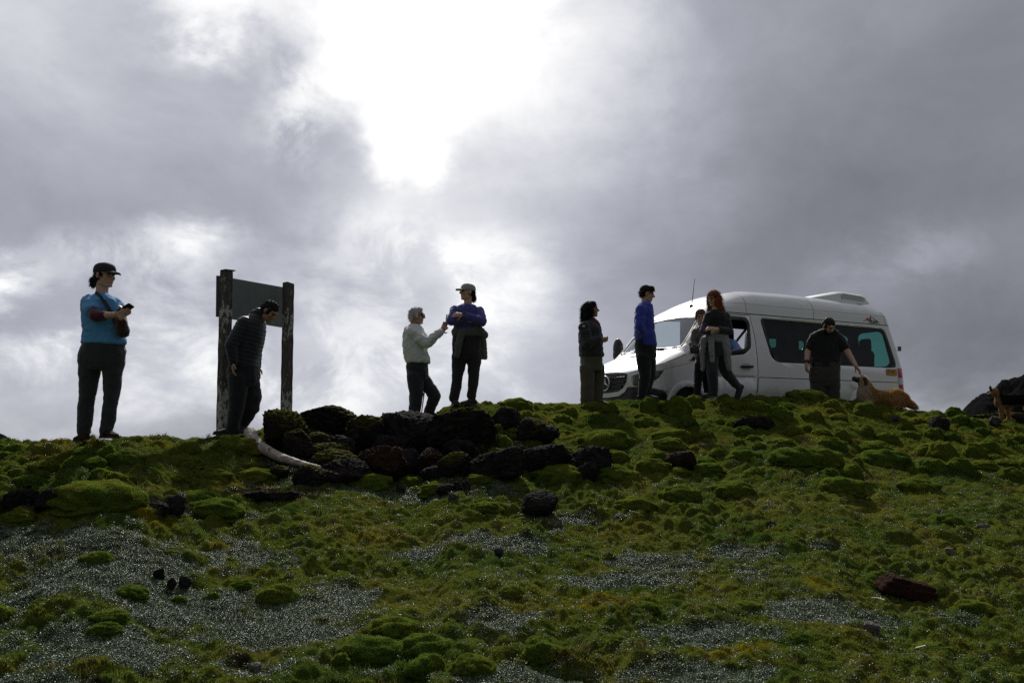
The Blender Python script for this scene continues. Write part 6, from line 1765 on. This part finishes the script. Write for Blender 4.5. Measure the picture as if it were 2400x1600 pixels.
def signpost():
    a = P(522, 1012, 9.5); b = P(671, 985, 10.25)
    a[2] = min(a[2], float(base(a[:1], a[1:2])[0])) - 0.05; b[2] = float(base(b[:1], b[1:2])[0]) - 0.05
    d = norm((b - a) * np.array([1, 1, 0])); n = np.array([-d[1], d[0], 0])
    root = empty('signboard', a, 'weathered two post signboard seen from behind, white paint peeling off its posts', 'sign')
    for foot, top, hw in ((a, P(531, 634, 9.5), .058), (b, P(676, 663, 10.25), .056)):
        # slightly uneven squared timber with worn corners
        rings = []
        ax = norm(top - foot)
        for i, s in enumerate(np.linspace(0, 1, 16)):
            c = foot + (top - foot) * s
            w = hw * (1 + 0.035 * math.sin(i * 2.3 + hw * 900))
            q = []
            for sx, sy, cut in ((-1, -1, 0), (1, -1, 0), (1, 1, 0), (-1, 1, 0)):
                for e in (0, 1):
                    u = np.array([sx * (1 - (.16 if (e == 0) == (sx * sy > 0) else 0)), sy * (1 - (.16 if (e == 1) == (sx * sy > 0) else 0))])
                    q.append(c + d * u[0] * w + n * u[1] * w + np.array([0, 0, 0.010 * math.sin(sx * 2 + i) if i == 15 else 0]))
            rings.append(q)
        m = MB(); m.ring_loft(rings); o = m.build('post', M_POST, root, True, a, 25)
    # a bent strip of tin on the left post head
    t0 = P(531, 634, 9.5)
    m = MB(); m.prism([t0 + d * x + np.array([0, 0, z]) - n * .062 for x, z in ((-.06, .003), (.075, .012), (.085, .0), (.065, -.004), (-.06, -.008))], n * .10); m.build('tin_cap', M_PANEL_EDGE, root, False, a)
    tl, bl, tr, br = P(512, 646, 9.62), P(511, 742, 9.62), P(664, 673, 10.42), P(661, 767, 10.42)
    m = MB(); m.prism([tl, bl, br, tr], n * .022); m.build('panel', M_PANEL, root, False, a)
    m = MB(); m.prism([tl - d * .012 - n * .004, bl - d * .012 - n * .004, bl - n * .004 + d * .006, tl - n * .004 + d * .006], n * .034); m.build('panel_edge', M_PANEL_EDGE, root, False, a)
signpost()

def log():
    m, t, out = new_mat('bleached_driftwood')
    p = t.node('ShaderNodeTexCoord').outputs['Object']
    mp = t.node('ShaderNodeMapping'); t.put(mp.inputs[0], p); mp.inputs['Scale'].default_value = (0.25, 1, 1); mp.inputs['Rotation'].default_value = (0, 0.45, 0)
    g = t.noise(mp.outputs[0], 42, 6, 0.65); n = t.noise(p, 5, 4, 0.6)
    col = t.ramp(g, [(0.32, (0.07, 0.05, 0.035)), (0.5, (0.36, 0.31, 0.25)), (0.72, (0.58, 0.53, 0.46))])
    col = t.mixc(t.smooth(n, 0.58, 0.72, 0, 0.6), col, (0.10, 0.075, 0.06))
    b = principled(t, out, Base_Color=col, Roughness=0.75)
    t.l.new(t.bump(t.math('ADD', g, n), 0.7, 0.012), b.inputs['Normal'])
    ctrl = [(584, 1012, 8.75, 15.5), (593, 1027, 8.6, 15), (608, 1044, 8.4, 14.5), (633, 1060, 8.2, 13.5), (664, 1074, 8.05, 12), (700, 1085, 7.95, 9.5), (735, 1093, 7.88, 7), (758, 1097, 7.85, 4.5)]
    pts = [P(c[0], c[1], c[2]) for c in ctrl]; rad = [0.86 * c[3] * c[2] / F for c in ctrl]
    P2 = []; R2 = []
    for i in range(len(pts) - 1):
        for k in range(5):
            P2.append(lerp(pts[i], pts[i + 1], k / 5)); R2.append(rad[i] * (1 - k / 5) + rad[i + 1] * k / 5)
    P2.append(pts[-1]); R2.append(rad[-1])
    mb = MB(); mb.tube(P2, R2, 18)
    mb.cap(pts[3] + np.array((0, -.03, .02)), pts[3] + np.array((0.01, -.065, .045)), .022, .016)
    me = fuse(mb, 0.008, 2, 1.0, lambda co, no: 0.006 * fbm3(co * 7, 2) + 0.0045 * fbm3(co @ np.array(Matrix.Rotation(-0.45, 3, 'Y')).T * np.array((4, 38, 38)), 3, 0.6, True) - 0.006)
    o = link('driftwood_log', shift(me, pts[3]), m); o.location = pts[3]
    tag(o, 'bleached curved driftwood log leaning down from the bending man to the rocks', 'log')
log()

def fur_material(name, f):
    m, t, out = new_mat(name)
    p = t.node('ShaderNodeTexCoord').outputs['Object']
    col = f(t, p)
    b = t.node('ShaderNodeBsdfPrincipled'); t.put(b.inputs['Base Color'], col); b.inputs['Roughness'].default_value = 0.8
    b.inputs['Specular IOR Level'].default_value = 0.2
    t.l.new(t.bump(t.noise(p, 130, 3, 0.7), 0.8, 0.01), b.inputs['Normal'])
    tr = t.node('ShaderNodeBsdfTranslucent'); t.put(tr.inputs[0], col)
    mx = t.node('ShaderNodeMixShader'); mx.inputs[0].default_value = 0.45
    t.l.new(b.outputs[0], mx.inputs[1]); t.l.new(tr.outputs[0], mx.inputs[2]); t.l.new(mx.outputs[0], out.inputs['Surface'])
    return m
def dog_golden():
    Y = 12.6; q = lambda px, py, dy=0.0: P(px, py, Y + dy)
    o0 = q(2070, 954)
    root = empty('dog', o0, 'golden long haired dog lying on the crest with its muzzle raised to a hand', 'dog')
    m = MB()
    m.ell(q(2033, 928), (.135, .115, .155)); m.ell(q(2050, 932), (.16, .13, .135)); m.ell(q(2075, 934), (.17, .14, .135)); m.ell(q(2100, 932), (.15, .14, .145)); m.ell(q(2115, 937), (.10, .13, .12))
    m.ell(q(2103, 941, -.11), (.13, .07, .10)); m.ell(q(2040, 945, -.09), (.10, .06, .06))
    m.cap(q(2032, 918), q(2024, 896), .125, .085); m.ell(q(2021, 924), (.085, .09, .13))
    m.ell(q(2021, 889), (.074, .068, .066)); m.cap(q(2014, 889), q(2002, 886), .044, .030)
    m.chain([q(2030, 950, -.10), q(2008, 957, -.14), q(1996, 960, -.15)], [.045, .035, .034]); m.chain([q(2030, 950, .06), q(2008, 957, .06), q(1996, 960, .06)], [.045, .035, .034])
    m.chain([q(2112, 950, -.12), q(2092, 958, -.16), q(2080, 960, -.17)], [.05, .035, .035])
    m.chain([q(2120, 938, .02), q(2132, 946, 0), q(2142, 952, -.02), q(2150, 956, -.03)], [.06, .060, .05, .025])
    me = fuse(m, 0.014, 4, 1.0, lambda co, no: 0.012 * fbm3(co * np.array((10, 14, 14)), 3))
    shift(me, o0)
    k = Y / F
    def col(t, p):
        sx = t.node('ShaderNodeSeparateXYZ'); t.put(sx.inputs[0], p)
        n = t.noise(p, 9, 4, 0.6); n2 = t.noise(p, 50, 3, 0.6)
        gold = t.mixc(n, (0.40, 0.21, 0.07), (0.68, 0.43, 0.18))
        gold = t.mixc(t.smooth(n2, 0.35, 0.7), t.vmath('SCALE', gold, 0.75), gold)
        f = t.smooth(t.math('ADD', sx.outputs[0], t.math('MULTIPLY', t.math('SUBTRACT', n, 0.5), 0.25)), -0.14, -0.28)
        c = t.mixc(f, gold, (0.58, 0.47, 0.34))
        tail = t.smooth(sx.outputs[0], 0.42, 0.55)
        return t.mixc(tail, c, (0.50, 0.38, 0.25))
    mf = fur_material('golden_fur', col)
    b = link('body', me, mf, root)
    fur_on(me, 16000, 0.030, (0.85, 0, -0.45), mf, root)
    md = simple('black_dog_muzzle', (0.012, 0.010, 0.009), 0.6, 0.3, 60, 0.3)
    m = MB(); m.cap(q(2010, 889.5), q(2002, 887), .049, .036); m.ell(q(2000.5, 884.5), (.016, .020, .014)); me2 = fuse(m, .007, 2); link('muzzle', shift(me2, o0), md, root)
    me3 = simple('brown_dog_ear', (0.035, 0.016, 0.009), 0.85, 0.3, 60, 0.3)
    for dy, dx in ((-.075, 0), (.075, 3)):
        m = MB(); m.ell(q(2027 + dx, 888, dy), (.034, .020, .03)); m.ell(q(2030 + dx, 898, dy * 1.15), (.036, .016, .055)); o = link('ear', shift(fuse(m, .007, 2, 1, lambda co, no: .004 * fbm3(co * 40, 2)), o0), me3, root)
    for dy in (-.062, .05):
        m = MB(); m.ell(q(2014, 883.5, dy), .010); m.build('eye', M_EYE, root, True, o0)
dog_golden()
def dog_tan():
    Y = 11.4; q = lambda px, py, dy=0.0: P(px, py, Y + dy)
    o0 = q(2372, 986)
    root = empty('dog', o0, 'black and tan dog standing at the right edge, ears folded at the tips', 'dog')
    m = MB()
    m.ell(q(2352, 938), (.095, .080, .100)); m.cap(q(2352, 937), q(2400, 935), .088, .080, 16); m.ell(q(2410, 938), (.10, .078, .088)); m.ell(q(2342, 941), (.06, .07, .085))
    m.cap(q(2346, 935), q(2335, 919), .066, .050); m.ell(q(2331, 917), (.056, .050, .050)); m.cap(q(2327, 920), q(2319, 924), .033, .024)
    for fx, ex, dy in ((2347, 2347, -.05), (2361, 2365, .05)):
        m.chain([q(fx + 1, 945, dy), q(fx, 960, dy), q(fx + (ex - fx) * .6, 972, dy), q(ex, 982 if dy > 0 else 978, dy)], [.050, .034, .024, .024]); m.ell(q(ex - 2, 983 if dy > 0 else 979, dy), (.035, .024, .018))
    for dy in (-.05, .05):
        m.chain([q(2412, 943, dy), q(2408, 956, dy), q(2418, 968, dy), q(2415, 985, dy)], [.070, .048, .026, .022]); m.ell(q(2413, 986, dy), (.035, .024, .018))
    m.chain([q(2421, 930, 0), q(2432, 934, 0), q(2440, 946, 0)], [.030, .026, .016])
    me = fuse(m, 0.009, 3, 1.0, lambda co, no: 0.004 * fbm3(co * 22, 2)); shift(me, o0)
    def col(t, p):
        sx = t.node('ShaderNodeSeparateXYZ'); t.put(sx.inputs[0], p)
        n = t.noise(p, 22, 4, 0.6)
        tan = t.mixc(n, (0.22, 0.125, 0.06), (0.44, 0.28, 0.15))
        w = t.math('MULTIPLY', t.math('SUBTRACT', n, 0.5), 0.06)
        back = t.math('MULTIPLY', t.smooth(t.math('ADD', sx.outputs[2], w), 0.205, 0.235), t.smooth(t.math('ADD', sx.outputs[0], w), -0.205, -0.165))
        return t.mixc(back, tan, (0.010, 0.009, 0.009))
    mf = fur_material('black_and_tan_fur', col)
    link('body', me, mf, root)
    fur_on(me, 7000, 0.016, (0.6, 0, -0.5), mf, root, seed=5)
    md = simple('black_dog_nose', (0.010, 0.009, 0.009), 0.5, 0.3, 60)
    m = MB(); m.ell(q(2317.5, 924), (.018, .019, .017)); m.cap(q(2321, 926), q(2318, 926.5), .022, .018); link('muzzle', shift(fuse(m, .006, 2), o0), md, root)
    me3 = simple('dark_dog_ear', (0.02, 0.012, 0.009), 0.85, 0.3, 60)
    for px, dy in ((2320, -.02), (2338, .03)):
        m = MB(); m.cap(q(px + 3, 914, dy), q(px + 1, 906, dy), .024, .017, 10, .5); m.cap(q(px + 1, 906, dy), q(px - 3, 909.5, dy - .02), .016, .006, 8, .5); link('ear', shift(fuse(m, .006, 2), o0), me3, root)
    for dy in (-.047, .03):
        m = MB(); m.ell(q(2325.5, 915.5, dy), .008); m.build('eye', M_EYE, root, True, o0)
dog_tan()

# pale twig and grass stalk lying on the moss
M_TWIG = simple('bleached_twig', (0.42, 0.37, 0.30), 0.8, 0.2, 30)
def twig(pts, r, label, name='twig'):
    p = [G(*q) + np.array((0, 0, .03)) for q in pts]
    m = MB(); m.tube(p, r, 5); tag(m.build(name, M_TWIG), label, 'twig')
twig([(2043, 1397), (2058, 1404), (2074, 1414)], .004, 'thin pale twig on the moss right of the rust coloured block')
twig([(2148, 1528), (2160, 1536), (2172, 1540)], .006, 'bleached forked twig near the bottom right corner')
twig([(990, 1146), (1000, 1140), (1006, 1150)], .005, 'dark bent twig on the silvery patch below the rocks')
